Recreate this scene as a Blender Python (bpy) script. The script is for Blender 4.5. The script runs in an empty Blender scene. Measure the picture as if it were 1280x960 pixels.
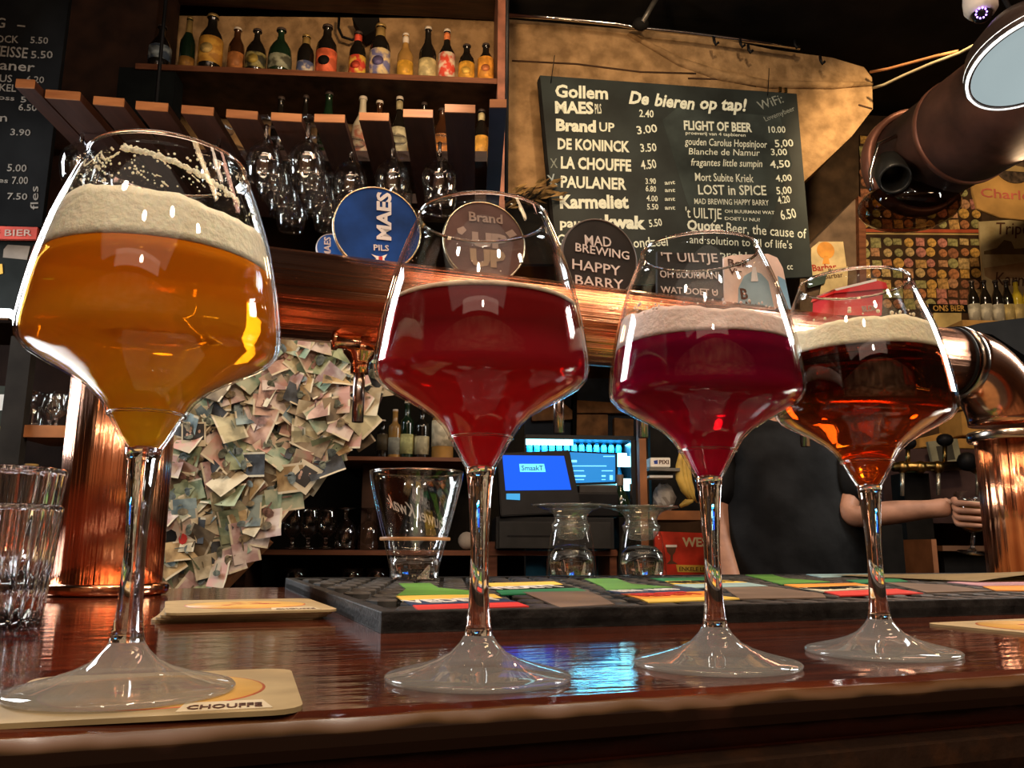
import bpy, bmesh, math, random
from mathutils import Vector, Matrix
random.seed(7)
SC = bpy.context.scene
COL = SC.collection
# ------------------------------------------------------------------ camera
F = 1050.9; PITCH = .1935; ROLL = .0042; CH = .0514      # focal in px of 1280x960, camera height over the counter top (z = 0)
c_, s_ = math.cos(PITCH), math.sin(PITCH)
R0 = Vector((1, 0, 0)); U0 = Vector((0, -s_, c_)); FW = Vector((0, c_, s_))
RV = R0*math.cos(ROLL) + U0*math.sin(ROLL); UV = -R0*math.sin(ROLL) + U0*math.cos(ROLL); CP = Vector((0, 0, CH))
cam = bpy.data.cameras.new('camera'); co = bpy.data.objects.new('camera', cam); COL.objects.link(co)
co.matrix_world = Matrix(((RV.x, UV.x, -FW.x, CP.x), (RV.y, UV.y, -FW.y, CP.y), (RV.z, UV.z, -FW.z, CP.z), (0, 0, 0, 1)))
cam.sensor_width = 36; cam.lens = 36*F/1280; cam.clip_start = .01; cam.clip_end = 60
SC.camera = co
# ------------------------------------------------------------------ world, lights, exposure
w = bpy.data.worlds.new('world'); SC.world = w; w.use_nodes = True
w.node_tree.nodes['Background'].inputs[0].default_value = (.9, .62, .42, 1)
w.node_tree.nodes['Background'].inputs[1].default_value = .05
SC.view_settings.view_transform = 'Standard'; SC.view_settings.look = 'None'
SC.view_settings.exposure = 0.65; SC.view_settings.gamma = 1; SC.view_settings.use_curve_mapping = False
SC.cycles.use_denoising = True; SC.cycles.max_bounces = 14; SC.cycles.transparent_max_bounces = 24
SC.cycles.transmission_bounces = 12; SC.cycles.sample_clamp_indirect = 6

def lamp(name, kind, loc, power, color=(1, .75, .5), size=.05, target=None, size_y=None, cone=None):
    l = bpy.data.lights.new(name, kind); o = bpy.data.objects.new(name, l); COL.objects.link(o)
    o.location = loc; l.energy = power; l.color = color
    if kind == 'AREA':
        l.size = size
        if size_y: l.shape = 'RECTANGLE'; l.size_y = size_y
    else: l.shadow_soft_size = size
    if cone: l.spot_size = math.radians(cone); l.spot_blend = .6
    if target is not None:
        o.rotation_euler = (Vector(target) - Vector(loc)).to_track_quat('-Z', 'Y').to_euler()
    return o
def B_(u, w_, z): a = math.radians(20); return Vector((u*math.cos(a)-w_*math.sin(a), u*math.sin(a)+w_*math.cos(a), z))
WARM = (1, .66, .36); NEUT = (1, .84, .66); COOL = (.9, .96, 1)
lamp('window_light_beside_bar', 'AREA', (-1.95, 1.75, .95), 30, COOL, .42, (0, .35, .12), 1.0)
lamp('lamp_light_far_end', 'AREA', (2.3, 1.75, 1.0), 26, (1, .95, .86), .34, (.1, .38, .12), .8)
lamp('added_ceiling_fill', 'AREA', (-.2, -1.3, 2.3), 9, NEUT, 3.2, (-.2, -1.1, 0), 2.4)  # unseen soft area light, added as ambient fill
for a_, z_, p_, c_l in ((-2.6, 1.9, 2.2, (1, .66, .5)), ):
    lamp('added_wall_streak_light', 'AREA', (0, a_ if z_ > 1.5 else a_, z_+.3), p_, c_l, 2.2, (0, 1.2, .3), .3)  # added behind the camera to give the copper pipe streaks
for w_, z_, p_, c_l in ((-.1, 2.2, 8, WARM), (.45, 2.25, 7, (1, .72, .5)), (.8, 1.7, 4, (1, .5, .35))):
    q_ = B_(.55, w_, z_); o_ = lamp('added_counter_streak_light', 'AREA', q_, p_*1.3, c_l, 2.2, None, .14); o_.rotation_euler = (0, 0, math.radians(20))  # unseen strips added above the bar for the copper to reflect
for x_, y_, z_ in ((-.7, -.6, 1.5), (-.1, -1.0, 1.5), (.5, -.7, 1.5), (1.2, -.4, 1.6), (.1, -1.9, 1.7)):
    lamp('pendant_bulb', 'POINT', (x_, y_, z_), 12.0, (1, .83, .66), .05)
lamp('bar_spot', 'SPOT', (.1, .25, 1.9), 20, NEUT, .04, (.05, .75, 0), cone=75)
lamp('bar_spot', 'SPOT', (.8, .9, 1.9), 12, WARM, .04, (.6, 1.1, 0), cone=80)
lamp('menu_spot', 'SPOT', (.65, 1.45, 2.1), 36, (1, .74, .47), .05, (.75, 3.0, 1.35), cone=80)
lamp('shelf_spot', 'SPOT', (-.15, 1.85, 1.80), 26, WARM, .05, (-.25, 3.0, 1.85), cone=95)
lamp('collage_spot', 'SPOT', (-.15, 1.5, 1.35), 15, NEUT, .04, (-.62, 2.3, .3), cone=60)
lamp('poster_spot', 'SPOT', (1.5, 2.4, 2.1), 62, (1, .7, .38), .05, (2.0, 4.0, 1.0), cone=85)
lamp('back_bar_light', 'POINT', (.35, 2.1, 1.0), 3.0, WARM, .05)
lamp('back_bar_light', 'POINT', (-.75, 1.6, .75), 2.0, WARM, .04)
lamp('tap_corner_light', 'POINT', (1.5, 2.3, 1.2), 2.6, WARM, .05)

# ------------------------------------------------------------------ pixel -> place helpers (used to find real positions on real surfaces)
def ray(x, y): return FW + RV*((x-640)/F) + UV*((480-y)/F)
def PZ(x, y, z): d = ray(x, y); return CP + d*((z-CH)/d.z)
def PY(x, y, Y): d = ray(x, y); return CP + d*(Y/d.y)
def PW(x, y, w_, yaw):
    d = ray(x, y); n = Vector((-math.sin(math.radians(yaw)), math.cos(math.radians(yaw)), 0)); return CP + d*(w_/d.dot(n))
BY = math.radians(20)
def B(u, w_, z=0): return Vector((u*math.cos(BY)-w_*math.sin(BY), u*math.sin(BY)+w_*math.cos(BY), z))
def uw(P): return P.x*math.cos(BY)+P.y*math.sin(BY), -P.x*math.sin(BY)+P.y*math.cos(BY)
KY = math.radians(4)
def K(u, w_, z=0): return Vector((u*math.cos(KY)-w_*math.sin(KY), u*math.sin(KY)+w_*math.cos(KY), z))
def kuw(P): return P.x*math.cos(KY)+P.y*math.sin(KY), -P.x*math.sin(KY)+P.y*math.cos(KY)

# ------------------------------------------------------------------ materials
MC = {}
def M(name, col, rough=.5, metal=0, var=.12, scale=12, bump=0, bscale=None, emit=None, es=1, stretch=None, col2=None, coat=0, spec=None, gen=False, lo=.35, hi=.65, aniso=0):
    if name in MC: return MC[name]
    m = bpy.data.materials.new(name); m.use_nodes = True; nt = m.node_tree; b = nt.nodes['Principled BSDF']
    b.inputs['Roughness'].default_value = rough; b.inputs['Metallic'].default_value = metal
    b.inputs['Coat Weight'].default_value = coat; b.inputs['Coat Roughness'].default_value = .06
    if spec is None and not metal: spec = .25
    if spec is not None: b.inputs['Specular IOR Level'].default_value = spec
    tc = nt.nodes.new('ShaderNodeTexCoord'); mp = nt.nodes.new('ShaderNodeMapping')
    nt.links.new(tc.outputs['Object'], mp.inputs[0])
    if stretch: mp.inputs['Scale'].default_value = stretch
    n = nt.nodes.new('ShaderNodeTexNoise'); n.inputs['Scale'].default_value = scale; n.inputs['Detail'].default_value = 6
    nt.links.new(mp.outputs[0], n.inputs['Vector'])
    r = nt.nodes.new('ShaderNodeValToRGB'); nt.links.new(n.outputs['Fac'], r.inputs[0])
    c2 = col2 or tuple(max(0, x*(1-2.5*var)) for x in col)
    r.color_ramp.elements[0].position = lo; r.color_ramp.elements[1].position = hi
    r.color_ramp.elements[0].color = (*c2, 1); r.color_ramp.elements[1].color = (*(min(1, x*(1+var)) for x in col), 1)
    nt.links.new(r.outputs[0], b.inputs['Base Color'])
    if bump:
        n2 = nt.nodes.new('ShaderNodeTexNoise'); n2.inputs['Scale'].default_value = bscale or scale; n2.inputs['Detail'].default_value = 5
        nt.links.new(mp.outputs[0], n2.inputs['Vector'])
        bp = nt.nodes.new('ShaderNodeBump'); bp.inputs['Strength'].default_value = min(1, bump); bp.inputs['Distance'].default_value = .004*max(1, bump)
        nt.links.new(n2.outputs['Fac'], bp.inputs['Height']); nt.links.new(bp.outputs[0], b.inputs['Normal'])
    if emit:
        b.inputs['Emission Color'].default_value = (*emit, 1); b.inputs['Emission Strength'].default_value = es
    MC[name] = m; return m

def glass_thin(name='thin glass', tint=(.96, .97, .97), extra=.02, ior=1.5, rough=.02):
    if name in MC: return MC[name]
    m = bpy.data.materials.new(name); m.use_nodes = True; nt = m.node_tree; nt.nodes.clear()
    o = nt.nodes.new('ShaderNodeOutputMaterial'); o.name = 'Material Output'; t = nt.nodes.new('ShaderNodeBsdfTransparent'); t.inputs[0].default_value = (*tint, 1)
    g = nt.nodes.new('ShaderNodeBsdfGlossy'); g.inputs['Roughness'].default_value = rough
    lw = nt.nodes.new('ShaderNodeLayerWeight'); lw.inputs[0].default_value = .5
    fr = nt.nodes.new('ShaderNodeMath'); fr.operation = 'POWER'; fr.inputs[1].default_value = 4.5; nt.links.new(lw.outputs['Facing'], fr.inputs[0])
    ad = nt.nodes.new('ShaderNodeMath'); ad.operation = 'MULTIPLY_ADD'; ad.use_clamp = True; ad.inputs[1].default_value = .85; ad.inputs[2].default_value = .015+extra
    mx = nt.nodes.new('ShaderNodeMixShader')
    nt.links.new(fr.outputs[0], ad.inputs[0]); nt.links.new(ad.outputs[0], mx.inputs[0]); nt.links.new(t.outputs[0], mx.inputs[1]); nt.links.new(g.outputs[0], mx.inputs[2])
    nt.links.new(mx.outputs[0], o.inputs[0]); MC[name] = m; return m

def glass_solid(name='solid glass', col=(1, 1, 1), ior=1.5, rough=0):
    if name in MC: return MC[name]
    m = bpy.data.materials.new(name); m.use_nodes = True; nt = m.node_tree; nt.nodes.clear()
    o = nt.nodes.new('ShaderNodeOutputMaterial'); g = nt.nodes.new('ShaderNodeBsdfGlass'); g.inputs['Color'].default_value = (*col, 1)
    g.inputs['IOR'].default_value = ior; g.inputs['Roughness'].default_value = rough
    nt.links.new(g.outputs[0], o.inputs[0]); MC[name] = m; return m

def beer_mat(name, clear, cloud, haze, zlo=None, zhi=None, cloud_top=None, ior=1.34, clear_top=None):
    """Liquid: refraction through the clear part, light scattered by the cloudy part; the glow low in the bowl is painted as a tint by height."""
    m = bpy.data.materials.new(name); m.use_nodes = True; nt = m.node_tree; nt.nodes.clear(); L = nt.links.new
    o = nt.nodes.new('ShaderNodeOutputMaterial'); g = nt.nodes.new('ShaderNodeBsdfGlass'); g.inputs['Color'].default_value = (*clear, 1); g.inputs['IOR'].default_value = ior
    d = nt.nodes.new('ShaderNodeBsdfDiffuse'); t = nt.nodes.new('ShaderNodeBsdfTranslucent'); mx1 = nt.nodes.new('ShaderNodeMixShader'); mx1.inputs[0].default_value = .5
    L(d.outputs[0], mx1.inputs[1]); L(t.outputs[0], mx1.inputs[2])
    tc = nt.nodes.new('ShaderNodeTexCoord'); sp = nt.nodes.new('ShaderNodeSeparateXYZ'); L(tc.outputs['Object'], sp.inputs[0])
    mr = nt.nodes.new('ShaderNodeMapRange'); mr.inputs[1].default_value = zlo or .09; mr.inputs[2].default_value = zhi or .16; L(sp.outputs['Z'], mr.inputs[0])
    r = nt.nodes.new('ShaderNodeValToRGB'); L(mr.outputs[0], r.inputs[0])
    r.color_ramp.elements[0].color = (*cloud, 1); r.color_ramp.elements[1].color = (*(cloud_top or cloud), 1)  # brighter bottom and darker top stand in for light in the beer
    L(r.outputs[0], d.inputs[0]); L(r.outputs[0], t.inputs[0])
    if clear_top:
        r2 = nt.nodes.new('ShaderNodeValToRGB'); L(mr.outputs[0], r2.inputs[0]); r2.color_ramp.elements[0].color = (*clear, 1); r2.color_ramp.elements[1].color = (*clear_top, 1); L(r2.outputs[0], g.inputs['Color'])
    mx = nt.nodes.new('ShaderNodeMixShader'); mx.inputs[0].default_value = haze; L(g.outputs[0], mx.inputs[1]); L(mx1.outputs[0], mx.inputs[2])
    L(mx.outputs[0], o.inputs[0]); return m

def wood(name, c1, c2, rough=.35, scale=6, stretch=(1, 12, 12), bump=.15, coat=0):
    return M(name, c1, rough, col2=c2, scale=scale, stretch=stretch, bump=bump, coat=coat, lo=.3, hi=.7, var=0)

GL = glass_thin(); GS = glass_solid()
GH = glass_thin('hanging glass', (.93, .93, .92), .075)
CHALK = M('white chalk', (.80, .86, .74), .9, var=.08, scale=300)
CHALKD = M('faded chalk', (.30, .34, .31), .9, var=.2, scale=200)
COPPER = M('polished copper', (.86, .40, .22), .13, 1, var=.10, scale=4, stretch=(1.2, 30, 30), bump=.12, bscale=3)
BRASS = M('brass', (.62, .42, .16), .25, 1, var=.2)
CHROME = M('chrome', (.7, .68, .66), .1, 1, var=.05)
BLACKP = M('black plastic', (.007, .007, .008), .5, var=.2, spec=.15)
DARKW = wood('dark stained wood', (.045, .018, .009), (.012, .006, .004))
REDW = wood('red brown wood', (.20, .075, .035), (.09, .03, .014), .4)
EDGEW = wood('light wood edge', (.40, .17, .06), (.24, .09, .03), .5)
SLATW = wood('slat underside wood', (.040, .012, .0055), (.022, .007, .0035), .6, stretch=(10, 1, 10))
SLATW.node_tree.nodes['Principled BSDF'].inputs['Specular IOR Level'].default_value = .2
PAPER = M('cream card', (.62, .52, .36), .75, var=.1, scale=30)
WHITE = M('white paint', (.75, .72, .66), .5, var=.05)
BLACKBD = M('slate blackboard', (.019, .027, .026), .55, var=.25, scale=5, col2=(.009, .013, .012))
BLACKM = M('matt black', (.009, .008, .007), .8, var=.2, spec=.1)

# ------------------------------------------------------------------ mesh helpers
def link(name, me, mat, parent=None, loc=None):
    o = bpy.data.objects.new(name, me); COL.objects.link(o)
    if mat: me.materials.append(mat)
    if parent: o.parent = parent
    if loc is not None: o.location = loc
    return o
def tag(o, label, cat, group=None, kind=None):
    if label: o['label'] = label
    if cat: o['category'] = cat
    if group: o['group'] = group
    if kind: o['kind'] = kind
    return o
def thing(name, label, cat, loc=(0, 0, 0), rz=0, group=None):
    o = bpy.data.objects.new(name, None); o.empty_display_size = .02; COL.objects.link(o)
    o.location = loc; o.rotation_euler = (0, 0, rz); return tag(o, label, cat, group)
def struct(o): o['kind'] = 'structure'; return o
def shade(me, on=True):
    for p in me.polygons: p.use_smooth = on
def lathe(name, prof, mat, parent=None, seg=40, loc=None, axis=None, smooth=True, sx=1, rib=0, nrib=0):
    bm = bmesh.new(); rings = []
    for r, z in prof:
        if r < 1e-6: rings.append([bm.verts.new((0, 0, z))])
        else:
            ring = []
            for k in range(seg):
                a = 2*math.pi*k/seg; q = r*(1 + (rib*math.cos(nrib*a) if rib else 0))
                ring.append(bm.verts.new((q*math.cos(a)*sx, q*math.sin(a), z)))
            rings.append(ring)
    for a, b in zip(rings, rings[1:]):
        for k in range(seg):
            k2 = (k+1) % seg
            if len(a) == 1 and len(b) == 1: break
            if len(a) == 1: f = (a[0], b[k], b[k2])
            elif len(b) == 1: f = (a[k], b[0], a[k2])
            else: f = (a[k], b[k], b[k2], a[k2])
            try: bm.faces.new(f)
            except ValueError: pass
    bmesh.ops.recalc_face_normals(bm, faces=bm.faces)
    me = bpy.data.meshes.new(name); bm.to_mesh(me); bm.free(); shade(me, smooth)
    o = link(name, me, mat, parent, loc)
    if axis is not None: o.rotation_euler = Vector(axis).to_track_quat('Z', 'Y').to_euler()
    return o
def box(name, size, loc, mat, parent=None, rot=(0, 0, 0), bev=0):
    bm = bmesh.new(); bmesh.ops.create_cube(bm, size=1)
    bmesh.ops.scale(bm, vec=size, verts=bm.verts)
    if bev: bmesh.ops.bevel(bm, geom=bm.edges[:], offset=bev, segments=2, affect='EDGES', profile=.6)
    me = bpy.data.meshes.new(name); bm.to_mesh(me); bm.free()
    o = link(name, me, mat, parent, loc); o.rotation_euler = rot; return o
def prism(name, pts, z0, z1, mat, parent=None, loc=None, rot=None, bev=0):
    """polygon in local xy extruded z0..z1"""
    bm = bmesh.new(); a = [bm.verts.new((p[0], p[1], z0)) for p in pts]; b = [bm.verts.new((p[0], p[1], z1)) for p in pts]
    bm.faces.new(a[::-1]); bm.faces.new(b); n = len(pts)
    for i in range(n): bm.faces.new((a[i], a[(i+1) % n], b[(i+1) % n], b[i]))
    bmesh.ops.recalc_face_normals(bm, faces=bm.faces)
    if bev: bmesh.ops.bevel(bm, geom=[e for e in bm.edges], offset=bev, segments=2, affect='EDGES')
    me = bpy.data.meshes.new(name); bm.to_mesh(me); bm.free()
    o = link(name, me, mat, parent, loc)
    if rot: o.rotation_euler = rot
    return o
def hull(name, P, Q, mat, parent=None):
    """solid between polygon P and polygon Q (world points, same count)"""
    n = len(P); vs = [tuple(p) for p in P]+[tuple(q) for q in Q]
    fs = [tuple(range(n-1, -1, -1)), tuple(range(n, 2*n))]+[(i, (i+1) % n, n+(i+1) % n, n+i) for i in range(n)]
    me = bpy.data.meshes.new(name); me.from_pydata(vs, [], fs); bm = bmesh.new(); bm.from_mesh(me); bmesh.ops.recalc_face_normals(bm, faces=bm.faces); bm.to_mesh(me); bm.free()
    return link(name, me, mat, parent)
def tube(name, pts, r, mat, parent=None, seg=8, radii=None, caps=True):
    bm = bmesh.new(); pts = [Vector(p) for p in pts]; rings = []; up = None
    for i, p in enumerate(pts):
        t = (pts[min(i+1, len(pts)-1)]-pts[max(i-1, 0)]).normalized()
        if up is None: up = t.orthogonal().normalized()
        else: up = (up - t*up.dot(t)).normalized()
        s = t.cross(up); rr = radii[i] if radii else r
        rings.append([bm.verts.new(p + (up*math.cos(2*math.pi*k/seg)+s*math.sin(2*math.pi*k/seg))*rr) for k in range(seg)])
    for a, b in zip(rings, rings[1:]):
        for k in range(seg): bm.faces.new((a[k], a[(k+1) % seg], b[(k+1) % seg], b[k]))
    if caps: bm.faces.new(rings[0][::-1]); bm.faces.new(rings[-1])
    bmesh.ops.recalc_face_normals(bm, faces=bm.faces)
    me = bpy.data.meshes.new(name); bm.to_mesh(me); bm.free(); shade(me)
    return link(name, me, mat, parent)
def ball(name, r, loc, mat, parent=None, sc=(1, 1, 1), seg=14):
    bm = bmesh.new(); bmesh.ops.create_uvsphere(bm, u_segments=seg, v_segments=max(6, seg//2), radius=r); bmesh.ops.scale(bm, vec=sc, verts=bm.verts)
    me = bpy.data.meshes.new(name); bm.to_mesh(me); bm.free(); shade(me); return link(name, me, mat, parent, loc)
def copy_tree(o, parent=None):
    c = o.copy(); COL.objects.link(c)
    if parent: c.parent = parent
    for ch in list(o.children): copy_tree(ch, c)
    return c

# flat thing with a local frame: x to the right, y up, z towards the guest
class Board:
    def __init__(s, name, label, cat, O, X, Y, group=None):
        X = X.normalized(); Z = X.cross(Y).normalized(); Y = Z.cross(X)
        s.O, s.X, s.Y, s.Z = O, X, Y, Z
        s.e = bpy.data.objects.new(name, None); COL.objects.link(s.e); tag(s.e, label, cat, group); s.e.empty_display_size = .02
        s.e.matrix_world = Matrix(((X.x, Y.x, Z.x, O.x), (X.y, Y.y, Z.y, O.y), (X.z, Y.z, Z.z, O.z), (0, 0, 0, 1)))
    def L(s, x, y):
        d = ray(x, y); t = (s.O-CP).dot(s.Z)/d.dot(s.Z); q = CP+d*t-s.O; return Vector((q.dot(s.X), q.dot(s.Y), 0))
    def poly(s, name, px, z0, z1, mat, bev=0, parent=None):
        return prism(name, [s.L(*p) for p in px], z0, z1, mat, parent or s.e, bev=bev)
    def text(s, txt, x0, y0, x1, y1, cap, mat=None, bold=.012, shear=0, z=.001, name='lettering', mono=False, parent=None):
        """baseline from pixel (x0,y0) to (x1,y1), capital height cap pixels"""
        a = s.L(x0, y0); b = s.L(x1, y1); up = s.L(x0 + (y1-y0)/max(1, math.hypot(x1-x0, y1-y0))*cap, y0-cap); h = (up-a).length
        me = text_mesh(txt, bold, shear); xs = [v.co.x for v in me.vertices]
        if not xs: return
        mn, mx = min(xs), max(xs); L_ = (b-a).length; sx = L_/(mx-mn); sy = h/.70
        ang = math.atan2(b.y-a.y, b.x-a.x); ca, sa = math.cos(ang), math.sin(ang)
        for v in me.vertices:
            X_, Y_ = (v.co.x-mn)*sx, v.co.y*sy
            v.co = Vector((X_*ca-Y_*sa, X_*sa+Y_*ca, v.co.z))
        o = link(name, me, mat or CHALK, parent or s.e, (a.x, a.y, z)); return o
def text_mesh(txt, bold=.012, shear=0):
    cu = bpy.data.curves.new('lettering', 'FONT'); cu.body = txt; cu.offset = bold; cu.shear = shear; cu.resolution_u = 2; cu.extrude = .0004
    o = bpy.data.objects.new('tmp', cu); COL.objects.link(o)
    dg = bpy.context.evaluated_depsgraph_get(); me = bpy.data.meshes.new_from_object(o.evaluated_get(dg)); me.name = 'lettering'
    bpy.data.objects.remove(o); bpy.data.curves.remove(cu); me.materials.clear(); return me
def kboard(name, label, cat, x, y, w_, yaw=4, roll=0, tilt=0, group=None):
    a = math.radians(yaw); X = Vector((math.cos(a), math.sin(a), 0)); Y = Vector((0, 0, 1)); N = X.cross(Y)
    r = Matrix.Rotation(math.radians(roll), 3, N); X = r @ X; Y = r @ Y
    if tilt: r = Matrix.Rotation(math.radians(tilt), 3, X); Y = r @ Y
    return Board(name, label, cat, PW(x, y, w_, yaw), X, Y, group)

def kquad(name, px, w_, depth, mat, parent=None, yaw=4):
    a = math.radians(yaw); P = [PW(x, y, w_, yaw) for x, y in px]; Q = [p + Vector((-math.sin(a), math.cos(a), 0))*depth for p in P]
    return hull(name, P, Q, mat, parent)

# ================================================================== SETTING
CEIL = 2.35
FLOORM = M('dark floor tiles', (.05, .03, .02), .5, var=.3)
WALLD = M('dark brown plaster', (.07, .035, .018), .8, var=.3, scale=3, bump=.3, bscale=30)
struct(box('floor', (9, 10, .06), (0, 1.2, -1.08), FLOORM))
struct(box('ceiling', (9, 10, .06), (0, 1.2, CEIL+.03), M('nearly black ceiling', (.014, .011, .008), .75, var=.3, scale=4, bump=.4, bscale=14)))
struct(box('wall_back', (9, .1, CEIL+1.05), (0, 5.0, (CEIL-1.05)/2), WALLD))
struct(box('wall_left', (.1, 10, CEIL+1.05), (-4.0, 1.2, (CEIL-1.05)/2), WALLD))
struct(box('wall_right', (.1, 10, CEIL+1.05), (4.0, 1.2, (CEIL-1.05)/2), WALLD))
struct(box('wall_front', (9, .1, CEIL+1.05), (0, -3.4, (CEIL-1.05)/2), M('warm pub wall', (.62, .33, .17), .7, var=.3, scale=2)))
# wall behind the bottle shelves and the lintel over the back room
ROCK = M('sand coloured plaster wall', (.33, .205, .095), .85, var=.2, scale=13, bump=2.2, bscale=34, col2=(.21, .125, .054), lo=.38, hi=.62)
def lintel():
    px = [(60, 18), (635, 24), (800, 38), (900, 48), (965, 62), (1040, 72), (1080, 84), (1090, 97), (1091, 136), (1065, 170), (1006, 226), (1000, 246), (660, 246), (60, 200)]
    P = [PW(x, y, 3.2, 4) for x, y in px]; Q = [p + Vector((-math.sin(KY), math.cos(KY), 0))*.35 for p in P]
    return struct(hull('wall_lintel', P, Q, ROCK))
lintel()
for i, pts in enumerate([[(640, 76), (720, 80), (800, 90), (870, 92)], [(860, 98), (900, 99), (945, 108)], [(1073, 131), (1090, 136)], [(648, 236), (700, 234)]]):
    t_ = struct(tube('trim_%d' % (i+1), [PW(x, y, 3.199, 4) for x, y in pts], .004, M('crack in plaster', (.06, .03, .015), .9)))
# sloping ridge of plaster across the lintel
struct(tube('trim_8', [PW(x, y, 3.2, 4) for x, y in [(785, 42), (850, 78), (900, 95), (960, 106), (1040, 107), (1090, 105)]], .018, ROCK, radii=[.01, .02, .024, .02, .018, .01]))
struct(kquad('wall_posters', [(1000, 60), (1420, 60), (1420, 640), (1000, 640)], 4.02, .08, M('brown poster wall', (.07, .04, .02), .8, var=.2)))
# grey pier beside the back room
struct(kquad('wall_pier', [(1073, 245), (1076, 420), (1000, 420), (1000, 318)], 3.56, .2, M('grey brown plaster', (.15, .10, .065), .85, var=.15)))
struct(kquad('trim_9', [(1073, 245), (1082, 250), (1084, 420), (1076, 420)], 3.53, .05, REDW))

# ================================================================== BAR COUNTER
def counter():
    m = bpy.data.materials.new('varnished bar wood'); m.use_nodes = True; nt = m.node_tree; L = nt.links.new; b = nt.nodes['Principled BSDF']
    tc = nt.nodes.new('ShaderNodeTexCoord'); mp = nt.nodes.new('ShaderNodeMapping'); mp.inputs['Scale'].default_value = (2.5, 22, 22); L(tc.outputs['Object'], mp.inputs[0])
    n = nt.nodes.new('ShaderNodeTexNoise'); n.inputs['Scale'].default_value = 3; n.inputs['Detail'].default_value = 8; L(mp.outputs[0], n.inputs['Vector'])
    r = nt.nodes.new('ShaderNodeValToRGB'); L(n.outputs['Fac'], r.inputs[0]); e = r.color_ramp.elements
    e[0].position = .3; e[0].color = (.022, .006, .004, 1); e[1].position = .72; e[1].color = (.115, .025, .010, 1)
    # bare worn wood on the rounded front edge (object y = distance from the front)
    sp = nt.nodes.new('ShaderNodeSeparateXYZ'); L(tc.outputs['Object'], sp.inputs[0])
    n3 = nt.nodes.new('ShaderNodeTexNoise'); n3.inputs['Scale'].default_value = 30; L(tc.outputs['Object'], n3.inputs['Vector'])
    ad = nt.nodes.new('ShaderNodeMath'); ad.operation = 'MULTIPLY_ADD'; ad.inputs[1].default_value = .005; L(n3.outputs['Fac'], ad.inputs[0]); L(sp.outputs['Y'], ad.inputs[2])
    mr = nt.nodes.new('ShaderNodeMapRange'); mr.inputs[1].default_value = .0035; mr.inputs[2].default_value = .0065; mr.inputs[3].default_value = 1; mr.inputs[4].default_value = 0; L(ad.outputs[0], mr.inputs[0])
    a2 = nt.nodes.new('ShaderNodeMath'); a2.operation = 'MULTIPLY_ADD'; a2.inputs[1].default_value = .006; L(n3.outputs['Fac'], a2.inputs[0]); L(sp.outputs['Z'], a2.inputs[2])
    m2 = nt.nodes.new('ShaderNodeMapRange'); m2.inputs[1].default_value = -.0030; m2.inputs[2].default_value = .0018; L(a2.outputs[0], m2.inputs[0])
    m3 = nt.nodes.new('ShaderNodeMix'); m3.data_type = 'RGBA'; m3.inputs[6].default_value = (.014, .006, .003, 1); m3.inputs[7].default_value = (.24, .125, .038, 1); L(m2.outputs[0], m3.inputs[0])  # pale tone is wear; the dark lower nose is shade put into the colour
    mx = nt.nodes.new('ShaderNodeMix'); mx.data_type = 'RGBA'; L(mr.outputs[0], mx.inputs[0]); L(r.outputs[0], mx.inputs[6]); L(m3.outputs[2], mx.inputs[7])
    L(mx.outputs[2], b.inputs['Base Color'])
    rr = nt.nodes.new('ShaderNodeMapRange'); rr.inputs[3].default_value = .07; rr.inputs[4].default_value = .6; L(mr.outputs[0], rr.inputs[0]); L(rr.outputs[0], b.inputs['Roughness'])
    sr_ = nt.nodes.new('ShaderNodeMapRange'); sr_.inputs[3].default_value = .75; sr_.inputs[4].default_value = .06; L(mr.outputs[0], sr_.inputs[0]); L(sr_.outputs[0], b.inputs['Specular IOR Level'])
    n2 = nt.nodes.new('ShaderNodeTexNoise'); n2.inputs['Scale'].default_value = 5; n2.inputs['Detail'].default_value = 4; mp2 = nt.nodes.new('ShaderNodeMapping'); mp2.inputs['Scale'].default_value = (3, 14, 3)
    L(tc.outputs['Object'], mp2.inputs[0]); L(mp2.outputs[0], n2.inputs['Vector'])
    bp = nt.nodes.new('ShaderNodeBump'); bp.inputs['Strength'].default_value = .5; bp.inputs['Distance'].default_value = .0009; L(n2.outputs['Fac'], bp.inputs['Height']); L(bp.outputs[0], b.inputs['Normal'])
    root = thing('bar_counter', 'long varnished red-brown wooden bar counter with worn pale front edge', 'bar counter', B(0, .283), BY)
    prof = [(0, -.010), (.0006, -.006), (.003, -.002), (.007, 0), (.9, 0), (.9, -.04), (.012, -.04), (.008, -.022), (.003, -.0165), (.0003, -.0135)]
    bm = bmesh.new(); A = [bm.verts.new((-1.6, y, z)) for y, z in prof]; C = [bm.verts.new((3.0, y, z)) for y, z in prof]; k = len(prof)
    for i in range(k): bm.faces.new((A[i], A[(i+1) % k], C[(i+1) % k], C[i]))
    bm.faces.new(A); bm.faces.new(C[::-1]); bmesh.ops.recalc_face_normals(bm, faces=bm.faces)
    me = bpy.data.meshes.new('worktop'); bm.to_mesh(me); bm.free(); link('worktop', me, m, root)
    fm = M('scuffed bar front', (.10, .035, .012), .7, var=.2, scale=22, col2=(.004, .003, .0025), bump=.4, bscale=25, lo=.60, hi=.74, spec=.08)
    mould = M('worn edge moulding', (.035, .014, .006), .5, scale=60, col2=(.02, .010, .006), lo=.5, hi=.7, bump=.5, spec=.1)
    pm_ = [(.008, -.023), (.0005, -.026), (-.001, -.034), (.001, -.042), (.012, -.046), (.03, -.046), (.03, -.023)]
    hull('edge_moulding', [(-1.6, y, z) for y, z in pm_], [(3.0, y, z) for y, z in pm_], mould, root)
    box('front_panel', (4.6, .05, .95), (.7, .045, -.571), fm, root)
    box('back_panel', (4.6, .03, .95), (.7, .87, -.571), DARKW, root)
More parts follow.
